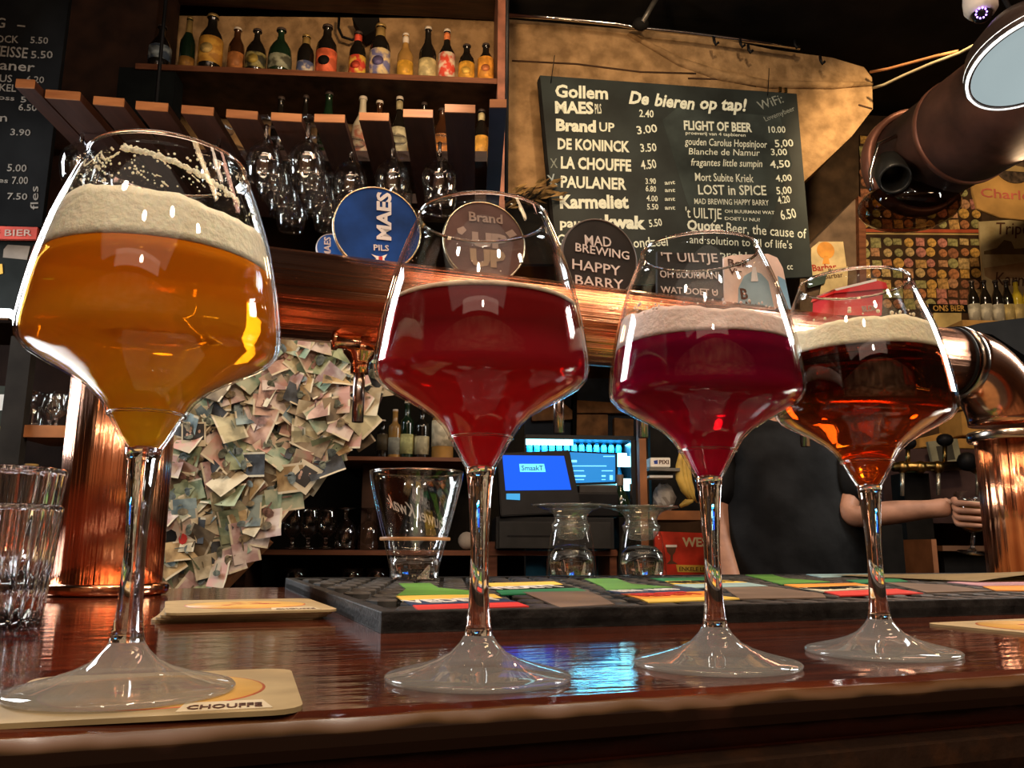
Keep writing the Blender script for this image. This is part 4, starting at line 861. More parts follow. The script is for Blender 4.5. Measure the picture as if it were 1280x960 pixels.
tube('stem', [PW(x, y, 3.08, 4) for x, y in [(630, 258), (650, 246), (672, 238), (695, 232)]], .006, M('dry stem', (.2, .12, .05), .8), t, 6)
tag(kquad('dark_cloth', [(632, 252), (652, 240), (684, 236), (704, 262), (704, 330), (632, 330)], 3.12, .03, BLACKM), 'black cloth hanging below the hop garland beside the menu board', 'cloth')

# ================================================================== RIGHT SIDE: duct, lamp, camera, posters
def duct():
    t = thing('copper_duct', 'wide dull copper ventilation duct with flanged end under the ceiling', 'duct', (0, 0, 0))
    A = PY(1143, 205, 2.75); Bp = PY(1262, 128, 2.25); d = (Bp-A).normalized(); L_ = 1.5; m = M('dull copper sheet', (.17, .070, .045), .62, 0, var=.3, scale=5, bump=.2)
    r = .165; q = d.to_track_quat('Z', 'Y').to_euler()
    def L(nm, pr, mm=m): o = lathe(nm, pr, mm, t, 56, A); o.rotation_euler = q; return o
    L('duct_tube', [(r*.96, 0), (r, 0), (r, .30), (r*1.03, .30), (r*1.03, L_), (0, L_), (r*.96, L_-.01), (r*.96, 0)])
    L('end_flange', [(r*.96, -.02), (r*1.13, -.02), (r*1.15, -.01), (r*1.15, .03), (r*1.02, .04), (r, .02)], M('duct flange copper', (.20, .08, .05), .45, .5))
    L('seam_ring', [(r*1.0, .28), (r*1.05, .285), (r*1.05, .305), (r*1.0, .31)], MC['duct flange copper'])
    L('dark_grille', [(0, .03), (r*.97, .03), (r*.97, .035), (0, .035)], BLACKM)
    # dark spotlight can hanging from the duct mouth
    t2 = thing('ceiling_spotlight', 'dark spotlight can with glinting rim below the duct mouth', 'spotlight', (0, 0, 0))
    C = PY(1108, 205, 2.62); o = lathe('can', [(0, 0), (.035, 0), (.052, .02), (.052, .13), (.045, .135), (.042, .13), (.042, .03), (0, .02)], M('gunmetal', (.018, .018, .016), .4, .3), t2, 32, C); o.rotation_euler = (2.4, .2, 0)
    tube('yoke', [PY(x, y, 2.55) for x, y in [(1090, 238), (1088, 215), (1098, 180), (1120, 170)]], .007, CHROME, t2, 8)
    tag(ball('lamp_shade', .145, PY(1136, 258, 2.7), glass_thin('smoked dark glass', (.42, .34, .27), .03), None, (1.15, 1, .55), 28), 'dark smoked bowl shade below the duct, overlapping the label poster', 'lamp shade')
duct()
def round_lamp():
    C = PY(1296, 78, 1.75); t = thing('round_lamp', 'big round glowing lamp with dark and white rings, cut by the photo edge', 'lamp', C); r = .150
    em = M('lamp diffuser', (.05, .06, .06), .9, emit=(.36, .44, .45), es=.62, var=0, spec=0)
    lathe('diffuser', [(0, .004), (r*.93, .004), (r*.93, .012), (0, .012)], em, t, 64)
    lathe('dark_ring', [(r*.93, .001), (r*.965, .001), (r*.965, .014), (r*.93, .014)], M('dark brown ring', (.05, .02, .012), .4), t, 64)
    lathe('lit_ring', [(r*.965, 0), (r*1.0, .0), (r*1.0, .02), (r*.965, .02)], M('lit white ring', (.8, .8, .8), .5, emit=(.85, .86, .8), es=1.0, var=0), t, 64)
    lathe('shade', [(r*1.0, .005), (r*1.02, .01), (r*.9, .06), (r*.5, .12), (.03, .14), (0, .14), (.02, .13), (r*.48, .11), (r*.88, .055), (r*1.0, .005)], M('lamp shade black', (.03, .02, .015), .4), t, 48)
    tube('flex', [(0, 0, .13), (0, 0, CEIL-C.z-.005)], .006, BLACKP, t, 8)
    t.rotation_euler = (math.radians(-15), math.radians(-6), 0)
round_lamp()
lamp('round_lamp_light', 'AREA', PY(1296, 78, 1.75)+Vector((0, 0, -.03)), 2, (.85, .95, 1), .25, PY(1296, 78, 1.75)+Vector((0, 0, -1)))
def seccam():
    p = PY(1226, 10, 1.9); t = thing('security_camera', 'small white dome security camera with ring of violet infrared lights', 'security camera', p)
    lathe('housing', [(0, .05), (.036, .05), (.040, .02), (.039, -.005), (.030, -.018), (.024, -.02), (.024, -.012), (0, -.012)], WHITE, t, 32)
    lathe('mount', [(.036, .05), (.046, .055), (.046, CEIL-p.z-.001), (0, CEIL-p.z-.001)], WHITE, t, 32)
    d = (CP-p).normalized(); ball('lens_dome', .026, Vector((0, 0, -.014))+d*.004, M('black dome', (.01, .01, .012), .1), t)
    e = M('violet led', (.3, .1, .8), .5, emit=(.42, .2, 1), es=5); X = d.cross(Vector((0, 0, 1))).normalized(); Y = X.cross(d)
    for k in range(10): a = 2*math.pi*k/10; ball('infrared_led', .0022, Vector((0, 0, -.014))+d*.028+(X*math.cos(a)+Y*math.sin(a))*.012, e, t, seg=8)
seccam()
# poster wall on the right
WP = 4.0
POSTW = M('shadowy poster wall', (.055, .035, .018), .8)
b = kboard('label_poster', 'poster covered with rows of little beer labels on the far wall', 'poster', 1150, 320, WP, 4)
b.poly('poster_sheet', [(1075, 168), (1226, 168), (1228, 402), (1076, 402)], -.01, 0, M('poster brown black', (.05, .025, .012), .6, var=.2))
b.poly('red_stripe', [(1075, 286), (1225, 287), (1225, 291), (1075, 290)], 0, .0015, M('stripe red', (.50, .10, .04), .6)); b.poly('cream_stripe', [(1075, 291), (1225, 292), (1225, 294), (1075, 293)], 0, .0015, M('stripe cream', (.50, .36, .14), .6))
cols = [(.52, .30, .10), (.42, .17, .07), (.55, .38, .16), (.46, .24, .12), (.30, .12, .06), (.33, .30, .12), (.58, .33, .08), (.50, .20, .15)]
LM = [M('poster label %d' % i, c, .6, var=.3, scale=60, col2=tuple(x*.45 for x in c)) for i, c in enumerate(cols)]; rn = random.Random(4)
c0 = b.L(1150, 320); e0 = b.L(1156.3, 320); r0 = (e0-c0).length; pm = {}
def piece(shape, m):
    key = (shape, m.name)
    if key not in pm:
        if shape == 'r': pts = [(r0*math.cos(a*math.pi/7), r0*math.sin(a*math.pi/7)) for a in range(14)]
        elif shape == 's': pts = [(-r0, -r0), (r0, -r0), (r0, r0), (-r0, r0)]
        else: pts = [(-r0, -.75*r0), (r0, -.75*r0), (r0, .75*r0), (-r0, .75*r0)]
        o = prism('poster_label', pts, 0, .003, m, b.e); pm[key] = o.data; bpy.data.objects.remove(o)
    return pm[key]
for j, y in enumerate([176, 189, 202, 216, 229, 242, 255, 267, 280, 303, 316, 329, 342, 355, 367, 380]):
    for i in range(11):
        x = 1081+i*13.8+rn.uniform(-1.2, 1.2); q = b.L(x, y+rn.uniform(-1, 1)); m = rn.choice(LM)
        if x > 1222: continue
        o = bpy.data.objects.new('poster_label', piece(rn.choice('rrrsqs'), m)); COL.objects.link(o); o.parent = b.e; o.location = (q.x, q.y, 0); o.rotation_euler.z = rn.uniform(-.08, .08); s = rn.uniform(.8, 1.06); o.scale = (s, s, 1)
b.poly('caption_bar', [(1160, 380), (1210, 381), (1210, 391), (1160, 390)], 0, .004, BLACKM); b.text('ONS BIER', 1166, 389, 1206, 389, 7, LM[6], .02, z=.0045)
b.poly('base_card', [(1166, 392), (1200, 392), (1200, 410), (1164, 410)], 0, .012, M('pale yellow card', (.55, .42, .18), .6))
b = kboard('tripel_poster', 'cream painted poster reading Tripel Karmeliet at the edge of the photo', 'poster', 1255, 330, 3.9, 4)
b.poly('poster_sheet', [(1224, 277), (1350, 270), (1350, 392), (1231, 392)], -.01, 0, M('poster cream', (.50, .42, .24), .6, var=.2, scale=6, col2=(.30, .22, .10)))
b.poly('painted_building', [(1230, 314), (1246, 310), (1255, 300), (1264, 302), (1268, 311), (1300, 309), (1300, 318), (1230, 318)], 0, .001, M('painted brown', (.14, .09, .035), .7)); b.poly('painted_hill', [(1230, 335), (1300, 325), (1300, 345), (1240, 350), (1231, 345)], 0, .001, M('painted field', (.36, .22, .10), .7))
b.text('Tripel', 1247, 293, 1292, 293, 15, BRN, .004, .2); b.text('Karmeliet', 1244, 356, 1320, 360, 16, BRN, .004, .2)
b = kboard('charles_sign', 'yellowish rounded sign with dark round emblem and red letters', 'sign', 1250, 225, 3.3, 4)
b.poly('sign_panel', [(1213, 196), (1230, 188), (1262, 170), (1350, 160), (1350, 278), (1290, 276), (1250, 272), (1222, 261), (1216, 240)], -.015, 0, M('sign ochre', (.34, .19, .055), .6, var=.15, scale=6), bev=.002)
disc(b, (1266, 205), 25, 'emblem_disc', M('emblem dark', (.05, .032, .02), .6, scale=40, var=.3), th=-.003)
b.poly('emblem_animal', [(1250, 205), (1258, 207), (1264, 204), (1270, 208), (1282, 210), (1290, 206), (1288, 216), (1270, 215), (1256, 214)], .003, .005, M('emblem gold', (.25, .17, .07), .6))
b.text('Charles', 1226, 246, 1296, 251, 11, M('sign dull red', (.38, .09, .06), .6), .01)
b.poly('small_picture', [(1218, 204), (1234, 200), (1236, 214), (1218, 216)], 0, .002, M('sign brown', (.20, .10, .03), .6))
# cards by the menu board
b = kboard('barbar_card', 'cream clipped-corner card with orange tree emblem, pinned beside the menu board', 'card', 1035, 320, 3.553, 4)
b.poly('card_sheet', [(1014, 310), (1024, 302), (1054, 302), (1060, 348), (1014, 352)], -.004, 0, M('card cream', (.66, .52, .28), .6))
disc(b, (1032, 313), 11, 'tree_emblem', ORP, th=-.0015); b.poly('tree_trunk', [(1030, 320), (1035, 320), (1037, 330), (1028, 330)], 0, .002, ORP); b.text('Barbar', 1016, 339, 1046, 337, 8, REDP, .02)
b = kboard('barbar_card', 'cream folded menu card lettered Barbar, seen through the rim of the dark reddish brown beer', 'card', 1040, 365, 3.545, 4)
b.poly('card_sheet', [(1030, 336), (1060, 333), (1058, 395), (1020, 395)], -.004, 0, MC['card cream']); b.text('Barbar', 1031, 349, 1054, 346, 6, BRN, .01); b.text('Bier', 1036, 341, 1050, 340, 5, BRN, .01)
b = kboard('small_slate', 'little green chalk slate tilted beside the Barbar cards', 'chalkboard', 1020, 350, 3.535, 4)
b.poly('slate', [(1008, 346), (1034, 341), (1031, 354), (1010, 360)], -.006, 0, M('green slate', (.05, .08, .07), .6))
# right-hand shelf with bottles
t = thing('poster_wall_shelf', 'light wood ledge carrying bottles under the Tripel poster', 'shelf', (0, 0, 0))
SZ3 = PW(1250, 401, 3.6, 4).z; uu = kuw(PW(1203, 400, 3.6, 4))[0]
kb_ = box('ledge', (.9, .2, .03), K(uu+.45, 3.7, SZ3-.015), M('pale ledge wood', (.45, .26, .09), .5), t, (0, 0, KY))
kb_ = box('bracket', (.03, .18, .12), K(uu+.1, 3.7, SZ3-.09), DARKW, t, (0, 0, KY))
for i, x in enumerate((1219, 1234, 1249, 1262, 1274, 1288)):
    u_ = kuw(PW(x, 398, 3.68, 4))[0]; ht = PW(x, 351, 3.68, 4).z-SZ3
    bottle(['silver-labelled bottle first on the ledge, with a pink stripe', 'silver-labelled bottle second on the ledge', 'silver-labelled bottle in the middle of the ledge', 'tan-labelled bottle on the ledge', 'bottle glowing yellow at the photo edge on the ledge', 'bottle cut off by the photo edge on the ledge'][i],
           K(u_, 3.68, SZ3+.0005), .026, ht, BG if i < 4 else M('yellow glass', (.5, .38, .03), .1), L_('silver', (.38, .36, .30)) if i < 3 else L_('tan e', (.42, .33, .14)), DC, (.02, .45), 'stub', None, None, 'bottles on the ledge under the poster')
tag(kquad('dark_hood', [(1196, 411), (1225, 404), (1290, 396), (1290, 450), (1240, 418)], 2.2, .2, BLACKM), 'black hood edge above the copper elbow', 'hood')

# ================================================================== BACK BAR, lower half
def backbar():
    t = thing('back_bar', 'dark back-bar cabinet with red-brown shelves and uprights', 'cabinet', K(0, 0), KY)
    def kb(name, x0, x1, y0, y1, w0, w1, mat, parent=None):
        a = PW(x0, y0, w0, 4); c = PW(x1, y1, w0, 4); u0, u1 = kuw(a)[0], kuw(c)[0]; return box(name, (abs(u1-u0), w1-w0, abs(a.z-c.z)), ((u0+u1)/2, (w0+w1)/2, (a.z+c.z)/2), mat, t)
    kb('upper_shelf', 408, 602, 570, 577, 2.85, 3.15, REDW)
    kb('lower_shelf', 296, 772, 687, 695, 2.85, 3.15, REDW)
    kb('upright', 604, 621, 677, 760, 2.86, 3.1, REDW); kb('upright', 454, 465, 578, 687, 2.95, 3.15, M('dim brown upright', (.06, .026, .012), .6))
    kb('left_upright', 296, 304, 695, 760, 2.86, 3.1, DARKW)
    kb('back_panel', 190, 655, 470, 900, 3.16, 3.2, M('black back panel', (.008, .007, .005), .8, spec=.1))
    kb('bottom_shelf', 296, 990, 800, 808, 2.85, 3.15, DARKW)
    kb('right_upright', 797, 812, 480, 720, 2.86, 2.90, M('orange brown upright', (.26, .10, .035), .5)); kb('right_shelf', 812, 884, 638, 650, 2.86, 3.15, M('orange brown shelf', (.30, .12, .045), .5))
    kb('right_back', 812, 884, 525, 640, 3.16, 3.2, BLACKM)
    kb('side_upright', 762, 772, 687, 760, 2.86, 3.1, REDW)
    kb('plinth', 190, 990, 900, 1085, 2.9, 3.15, BLACKM)
backbar()
ZU = PW(500, 570, 2.85, 4).z; ZLo = PW(500, 687, 2.85, 4).z
for i, (x, yt, wd, gm, lab, lbl) in enumerate([(493, 512, 16, CLB, L_('silver b', (.30, .30, .24)), 'short whisky bottle with amber bottom on the back shelf'), (508, 502, 17, BGG, L_('pale yellow', (.52, .52, .22)), 'bottle with square pale yellow label on the back shelf'), (527, 508, 18, BG, L_('cream f', (.50, .45, .28)), 'dark bottle with square cream label on the back shelf'), (553, 498, 27, CLB, L_('big cream', (.62, .55, .38)), 'wide bottle with large cream label behind the ruby beer'), (478, 525, 14, BG, L_('dim', (.08, .06, .03)), 'small dark flask at the shelf end beside the banknotes')]):
    u_ = kuw(PW(x, 560, 2.95, 4))[0]; ht = PW(x, yt, 2.95, 4).z-ZU; bottle(lbl, K(u_, 2.95, ZU+.0005), wd/2/F*3, ht, gm, lab, WC, (.08, .42) if i < 3 else (.2, .62), 'spirit', None, None, 'spirit bottles on the back shelf', 'spirit_bottle')
def shelf_glass():
    t = thing('shelf_glass', '', 'glass'); lathe('bowl_and_foot', [(0, 0), (.032, 0), (.032, .003), (.008, .008), (.006, .03), (.012, .04), (.034, .06), (.040, .085), (.036, .125), (.033, .14), (.0318, .14), (.035, .125), (.0388, .085), (.032, .062), (.008, .043), (0, .04)], GH, t, 24)
    lathe('solid_stem', [(0, .001), (.03, .0015), (.008, .007), (.0055, .03), (.009, .038), (0, .039)], GS, t, 16); return t
sg = shelf_glass(); k = 0
for x, lbl, zz, rot in [(365, 'stemmed glass beside the banknote collage on the lower shelf', 0, 0), (385, 'stemmed glass next to the banknotes, one further in', 0, 0), (407, 'stemmed glass with round bowl in the middle of the lower shelf', 0, 0), (431, 'upturned stemmed glass on the lower shelf', 1, 0), (460, 'upturned stemmed glass right beside the dim upright', 1, 0), (330, 'stemmed glass half hidden by the wooden brace', 0, 0)]:
    g = sg if k == 0 else copy_tree(sg); k += 1; u_ = kuw(PW(x, 680, 2.95, 4))[0]; g.location = K(u_, 2.95, ZLo+.0005+(.14 if zz else 0)); g.rotation_euler = (math.pi if zz else 0, 0, k); g['label'] = lbl; g['group'] = 'glasses on the lower back shelf'
ZB = PW(500, 800, 2.85, 4).z
for x, lbl in [(370, 'glass in the dark bottom compartment under the coasters side'), (440, 'glass in the dark bottom compartment left of the flared glass'), (472, 'glass in the dark bottom compartment behind the flared glass')]:
    g = copy_tree(sg); u_ = kuw(PW(x, 720, 2.95, 4))[0]; g.location = K(u_, 2.95, ZB+.0005); g.rotation_euler = (0, 0, x); g.scale = (1.1, 1.1, 1.6); g['label'] = lbl; g['group'] = 'glasses in the bottom compartment'
tag(box('white_cloth', (.20, .15, .03), K(kuw(PW(690, 712, 2.95, 4))[0], 2.98, ZB+.12), M('grey cloth', (.22, .20, .2), .8), None, (.1, .05, .2), .01), 'folded grey cloth in the compartment below the drawer', 'cloth')
tag(box('cloth_tray', (.3, .2, .10), K(kuw(PW(690, 712, 2.95, 4))[0], 3.0, ZB+.052), BLACKM), 'black tray under the folded grey cloth', 'tray')
for i, (x, y) in enumerate([(575, 665), (585, 668)]): tag(ball('paper_pad', .03, K(kuw(PW(x+8, 684, 2.95, 4))[0], 2.93, ZLo+.031+i*0), M('crumpled paper', (.35, .32, .28), .8, bump=1), None, (1, .6, 1)), ['crumpled white napkin on the lower shelf behind the ruby stem', 'second crumpled napkin touching the first'][i], 'napkin') if i == 0 else None
# ---- cash drawer, register, printer
t = thing('cash_drawer', 'wide black metal cash drawer below the till screen', 'cash drawer', K(0, 0), KY)
def kbx(t, name, x0, x1, y0, y1, w0, w1, mat, bev=.002):
    a = PW(x0, y0, w0, 4); c = PW(x1, y1, w0, 4); u0, u1 = kuw(a)[0], kuw(c)[0]; return box(name, (abs(u1-u0), w1-w0, abs(a.z-c.z)), ((u0+u1)/2, (w0+w1)/2, (a.z+c.z)/2), mat, t, bev=bev)
CHAR = M('charcoal metal', (.016, .016, .016), .6, spec=.2); kbx(t, 'drawer_case', 620, 768, 646, 686.6, 2.80, 3.10, CHAR); kbx(t, 'drawer_front', 624, 764, 652, 686, 2.792, 2.80, M('drawer front', (.024, .024, .023), .6, spec=.2)); kbx(t, 'drawer_slot', 634, 690, 669, 671, 2.79, 2.793, BLACKP, 0)
ZC = PW(700, 646, 2.80, 4).z
b = kboard('till_screen', 'black touchscreen till with bright blue display', 'cash register', 670, 590, 2.78, 10, tilt=-14)
b.poly('screen_housing', [(622, 566), (712, 562), (728, 640), (626, 645)], -.03, -.002, BLACKP, bev=.003)
b.poly('blue_display', [(628, 569), (705, 570), (714, 612), (632, 613)], -.002, .0005, M('till display', (.0, .01, .04), .6, emit=(.010, .085, .66), es=1.0, var=0, spec=.05))
b.poly('display_window', [(649, 580), (680, 580), (682, 590), (650, 590)], .0006, .0012, M('till window', (.1, .5, .8), .3, emit=(.06, .55, .95), es=1.0, var=0)); b.text('SmaakT', 652, 588, 679, 588, 6, M('screen text', (.02, .1, .3), .5), .01, z=.0016)
b.poly('status_light', [(633, 617), (650, 617), (650, 625), (633, 624)], -.002, .0005, M('small cyan display', (.02, .15, .3), .3, emit=(.01, .20, .42), es=1, var=0))
kbase = b.L(675, 640); box('stand', (.13, .10, .03), (kbase.x, kbase.y-.012, -.06), BLACKP, b.e)
t = thing('receipt_printer', 'boxy black receipt printer next to the till', 'printer', K(0, 0), KY)
kbx(t, 'printer_body', 722, 774, 616, 645.8, 2.84, 3.02, BLACKP, .004); kbx(t, 'printer_lid', 724, 772, 606, 617, 2.86, 3.0, M('printer lid', (.045, .042, .04), .4), .004)
b = kboard('wall_monitor', 'second blue monitor showing the order list, behind the printer', 'monitor', 740, 590, 3.06, 4)
b.poly('monitor_case', [(706, 563), (772, 566), (772, 604), (712, 606)], -.03, -.001, BLACKP)
b.poly('display', [(708, 565), (769, 568), (769, 602), (714, 604)], -.001, .0005, M('order display', (.02, .12, .3), .3, emit=(.008, .14, .38), es=1, var=0))
cy = M('cyan text', (.2, .7, .9), .4, emit=(.15, .65, .9), es=1, var=0)
for x0, y0, x1, y1 in ((714, 575, 721, 578), (714, 582, 758, 583), (716, 588, 730, 589), (717, 594, 732, 596), (717, 599, 730, 600), (752, 588, 766, 589), (752, 594, 757, 596), (752, 599, 757, 600), (762, 594, 766, 600), (754, 570, 768, 571)): b.poly('text_line', [(x0, y0), (x1, y0), (x1, y1), (x0, y1)], .0005, .0012, cy)
# ---- blue-lit bottle fridge
def fridge():
    W = 3.9; t = thing('bottle_fridge', 'glass-fronted bottle fridge glowing icy blue behind the till', 'fridge', K(0, 0), KY)
    a = PW(652, 543, W, 4); c = PW(797, 700, W, 4); u0, u1 = kuw(a)[0], kuw(c)[0]; z1, z0 = a.z, -1.045; bk = M('fridge black', (.010, .012, .016), .4)
    th = .02
    box('side', (th, .45, z1-z0), (u0+th/2, W+.225, (z0+z1)/2), bk, t); box('side', (th, .45, z1-z0), (u1-th/2, W+.225, (z0+z1)/2), bk, t)
    box('top', (u1-u0, .45, th), ((u0+u1)/2, W+.225, z1-th/2), bk, t); box('back', (u1-u0-2*th, .02, z1-z0), ((u0+u1)/2, W+.44, (z0+z1)/2), M('fridge liner', (.05, .25, .4), .4), t)
    em = M('fridge light', (.5, .8, 1), .5, emit=(.30, .85, 1.0), es=4.0, var=0)
    zs = [PW(700, y, W+.05, 4).z for y in (572, 605, 640, 680)]
    for i, z in enumerate(zs): box('shelf', (u1-u0-2*th, .36, .01), ((u0+u1)/2, W+.24, z), M('fridge shelf', (.2, .5, .6), .3), t)
    for z in (PW(700, 572, W+.05, 4).z, ): box('light_strip', (u1-u0-.06, .012, .040), ((u0+u1)/2, W+.05, z+.004), em, t)
    ub = kuw(PW(782, 580, W, 4))[0]
    for y0, y1 in ((570, 583), (598, 613)):
        zz0, zz1 = PW(780, y1, W, 4).z, PW(780, y0, W, 4).z; box('lit_price_panel', (.085, .010, zz1-zz0), (ub, W+.02, (zz0+zz1)/2), em, t)
    zz0, zz1 = PW(680, 554, W, 4).z, PW(680, 547, W, 4).z; box('lit_sign', (.24, .012, zz1-zz0+.01), (kuw(PW(685, 550, W, 4))[0], W+.02, (zz0+zz1)/2), em, t)
    box('handle', (.012, .02, .5), (u1-.03, W-.02, .1), CHROME, t); 
    gb = M('icy bottle', (.02, .16, .32), .15, emit=(.0, .05, .10), es=.0); n = 0
    for zi, z in ((0, zs[0]), (1, zs[1]), (2, zs[2])):
        for i in range(13 if zi == 0 else 5):
            u = (u0+.05+i*(u1-u0-.10)/12) if zi == 0 else (u1-.05-i*.045)
            b2 = thing('fridge_bottle', ('bottle on the %s fridge shelf lit icy blue, ' % ['top', 'second', 'third'][zi]) + 'number %s counting from the %s' % (['one', 'two', 'three', 'four', 'five', 'six', 'seven', 'eight', 'nine', 'ten', 'eleven', 'twelve', 'thirteen'][i], 'till side' if zi == 0 else 'handle side'), 'bottle', K(u, W+.14, z+.0055), 0, 'bottles in the blue fridge')
            lathe('bottle_body', [(0, 0), (.014, 0), (.015, .003), (.015, .055), (.007, .078), (.006, .10), (0, .10)], gb, b2, 10)
    l = lamp('fridge_glow', 'AREA', K((u0+u1)/2, W+.10, z1-.03), 5, (.15, .7, 1), .5, K((u0+u1)/2, W+.10, 0), .1)
    pass
fridge()
t = thing('wine_bottle', 'dark round-shouldered wine bottle between fridge and upright', 'bottle', K(kuw(PW(797, 640, 2.9, 4))[0]-.055, 2.92, ZC+.0)); t.location.z = PW(797, 646, 2.85, 4).z
lathe('bottle_body', [(0, 0), (.030, 0), (.034, .01), (.034, .055), (.024, .080), (.012, .095), (.010, .14), (0, .14)], BGG, t, 24); lathe('foil', [(.0125, .11), (.0125, .148), (0, .148)], M('dull foil', (.16, .12, .09), .4), t, 16)
box_ = tag(box('wine_bottle_stand', (.10, .16, .0), (0, 0, 0), BLACKM), '', ''); bpy.data.objects.remove(box_)
b3 = PW(785, 646, 2.85, 4); a3 = PW(785, 687, 2.85, 4); tag(box('black_tin', (.075, .2, b3.z-a3.z-.001), K(kuw(PW(784, 660, 2.9, 4))[0]+.0, 2.955, (b3.z+a3.z)/2), BLACKM, None, (0, 0, KY), .002), 'black tin box under the wine bottle beside the cash drawer', 'tin')
# ---- things in the little cabinet at the upright
ZR = PW(840, 638, 2.86, 4).z
def kthing(nm, lbl, cat, px, w0, th, mat, bev=.002): b_ = kboard(nm, lbl, cat, px[0][0], px[0][1], w0, 4); b_.poly('body', px, -th, 0, mat, bev=bev); return b_
bb = kthing('white_carton', 'small white carton with blue mark on the cabinet shelf beside the fridge', 'box', [(813, 572), (838, 572), (838, 584), (813, 584)], 2.9, .12, WHITE); bb.poly('blue_mark', [(817, 576), (822, 575), (822, 580), (818, 580)], 0, .001, M('mark blue', (.02, .05, .3), .5)); bb.text('PIXI', 824, 580, 836, 580, 5, BRN, .02)
kthing('inner_shelf', 'thin grey shelf inside the small cabinet, carrying the white carton', 'shelf', [(812, 584.5), (850, 585), (850, 589), (812, 588)], 2.88, .2, M('shelf grey', (.16, .15, .13), .5), 0)
kthing('white_ledge', 'pale paper roll lying across the small cabinet', 'paper', [(812, 594), (841, 594), (841, 597), (812, 597)], 2.9, .1, WHITE, 0)
t = thing('paper_bag', 'crumpled grey paper bag in the small cabinet', 'bag', K(kuw(PW(832, 637, 2.95, 4))[0], 2.97, ZR)); o = ball('bag', .052, (0, 0, .05), M('grey crumple', (.25, .25, .24), .7, var=.3, bump=1, bscale=20), t, (.8, .7, 1.0), 16)
rn = random.Random(8)
for v in o.data.vertices: v.co *= rn.uniform(.85, 1.12)
for p in o.data.polygons: p.use_smooth = False
BAN = M('banana skin', (.58, .38, .08), .5, var=.2)
t = thing('banana_bunch', 'bunch of yellow bananas hanging in the small cabinet beside the barman', 'fruit', K(kuw(PW(855, 560, 2.9, 4))[0], 2.92, 0))
for k in range(3):
    o0 = t.location; pts = [PW(x+k*5, y+k*2, 2.9+.01*k, 4)-o0 for x, y in [(851, 566), (849, 582), (850, 598), (855, 612), (862, 624)]]; tube('banana', pts, .014, BAN, t, 10, [.006, .013, .016, .013, .004])
tube('banana', [PW(x, y, 2.88, 4)-t.location for x, y in [(850, 633), (858, 628), (866, 626)]], .01, BAN, t, 8, [.006, .012, .005]); tube('stalk', [PW(x, y, 2.91, 4)-t.location for x, y in [(851, 568), (853, 555), (856, 545)]], .006, M('stalk', (.2, .15, .04), .6), t, 6)
b = kboard('red_sign', 'red beer sign with goblet picture and yellow ENKELE strip beside the barman', 'sign', 850, 690, 2.84, 4)
b.poly('panel', [(818, 664), (900, 667), (900, 722), (820, 720)], -.02, 0, M('sign scarlet', (.50, .035, .015), .5, var=.2)); b.poly('yellow_strip', [(845, 706), (900, 707), (900, 716), (847, 715)], 0, .001, M('strip yellow', (.60, .40, .06), .5))
b.text('WESTM', 853, 683, 905, 683, 11, M('cream letters', (.60, .50, .30), .5), .03); b.text('ENKELE LEKKER', 849, 713.5, 899, 714.5, 5, BRN, .02)
b.poly('goblet_print', [(832, 681), (846, 681), (844, 690), (841, 694), (841, 701), (847, 705), (833, 705), (838, 700), (838, 694), (834, 690)], 0, .001, M('goblet print', (.10, .04, .02), .5)); b.poly('foam_print', [(832, 681), (846, 681), (846, 684), (832, 684)], .001, .0016, WH)
# warm lit shelf scene behind the till
b = kboard('wooden_crate_shelf', 'orange-lit wooden shelves and crates beyond the till', 'shelf', 700, 520, 4.80, 4)
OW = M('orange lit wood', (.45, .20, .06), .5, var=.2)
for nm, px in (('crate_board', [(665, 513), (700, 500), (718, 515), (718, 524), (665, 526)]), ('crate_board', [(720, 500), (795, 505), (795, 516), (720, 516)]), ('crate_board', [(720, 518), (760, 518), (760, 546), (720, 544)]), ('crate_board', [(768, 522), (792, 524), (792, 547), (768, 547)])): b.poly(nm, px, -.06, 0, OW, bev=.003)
b.poly('dark_back', [(650, 470), (800, 470), (800, 548), (650, 548)], -.1, -.07, M('blue grey back', (.03, .045, .07), .6)); b.poly('dark_post', [(716, 480), (721, 480), (720, 548), (715, 548)], -.05, .02, BLACKM)
# ---- right-hand back area: shelves, brass tap tower, blue banner
b = kboard('pale_crates', 'stack of orange-lit wooden boxes beyond the brass taps', 'crate', 1215, 530, 3.815, 4)
for px in ([(1200, 508), (1245, 510), (1245, 514), (1200, 512)], [(1202, 514), (1245, 516), (1245, 546), (1204, 544)], [(1198, 548), (1245, 549), (1245, 562), (1190, 560)], [(1150, 548), (1178, 541), (1178, 556), (1150, 560)]): b.poly('box_front', px, -.2, 0, M('amber wood', (.48, .27, .08), .5, var=.1), bev=.003)
b = kboard('photo_frame', 'grey framed picture standing behind the brass taps', 'picture', 1180, 560, 3.3, 4); b.poly('frame', [(1160, 552), (1197, 548), (1204, 582), (1168, 586)], -.02, 0, M('frame grey', (.22, .22, .16), .5), bev=.002); b.poly('dark_picture', [(1170, 558), (1190, 555), (1194, 574), (1174, 577)], 0, .001, M('picture dark', (.04, .04, .035), .5))
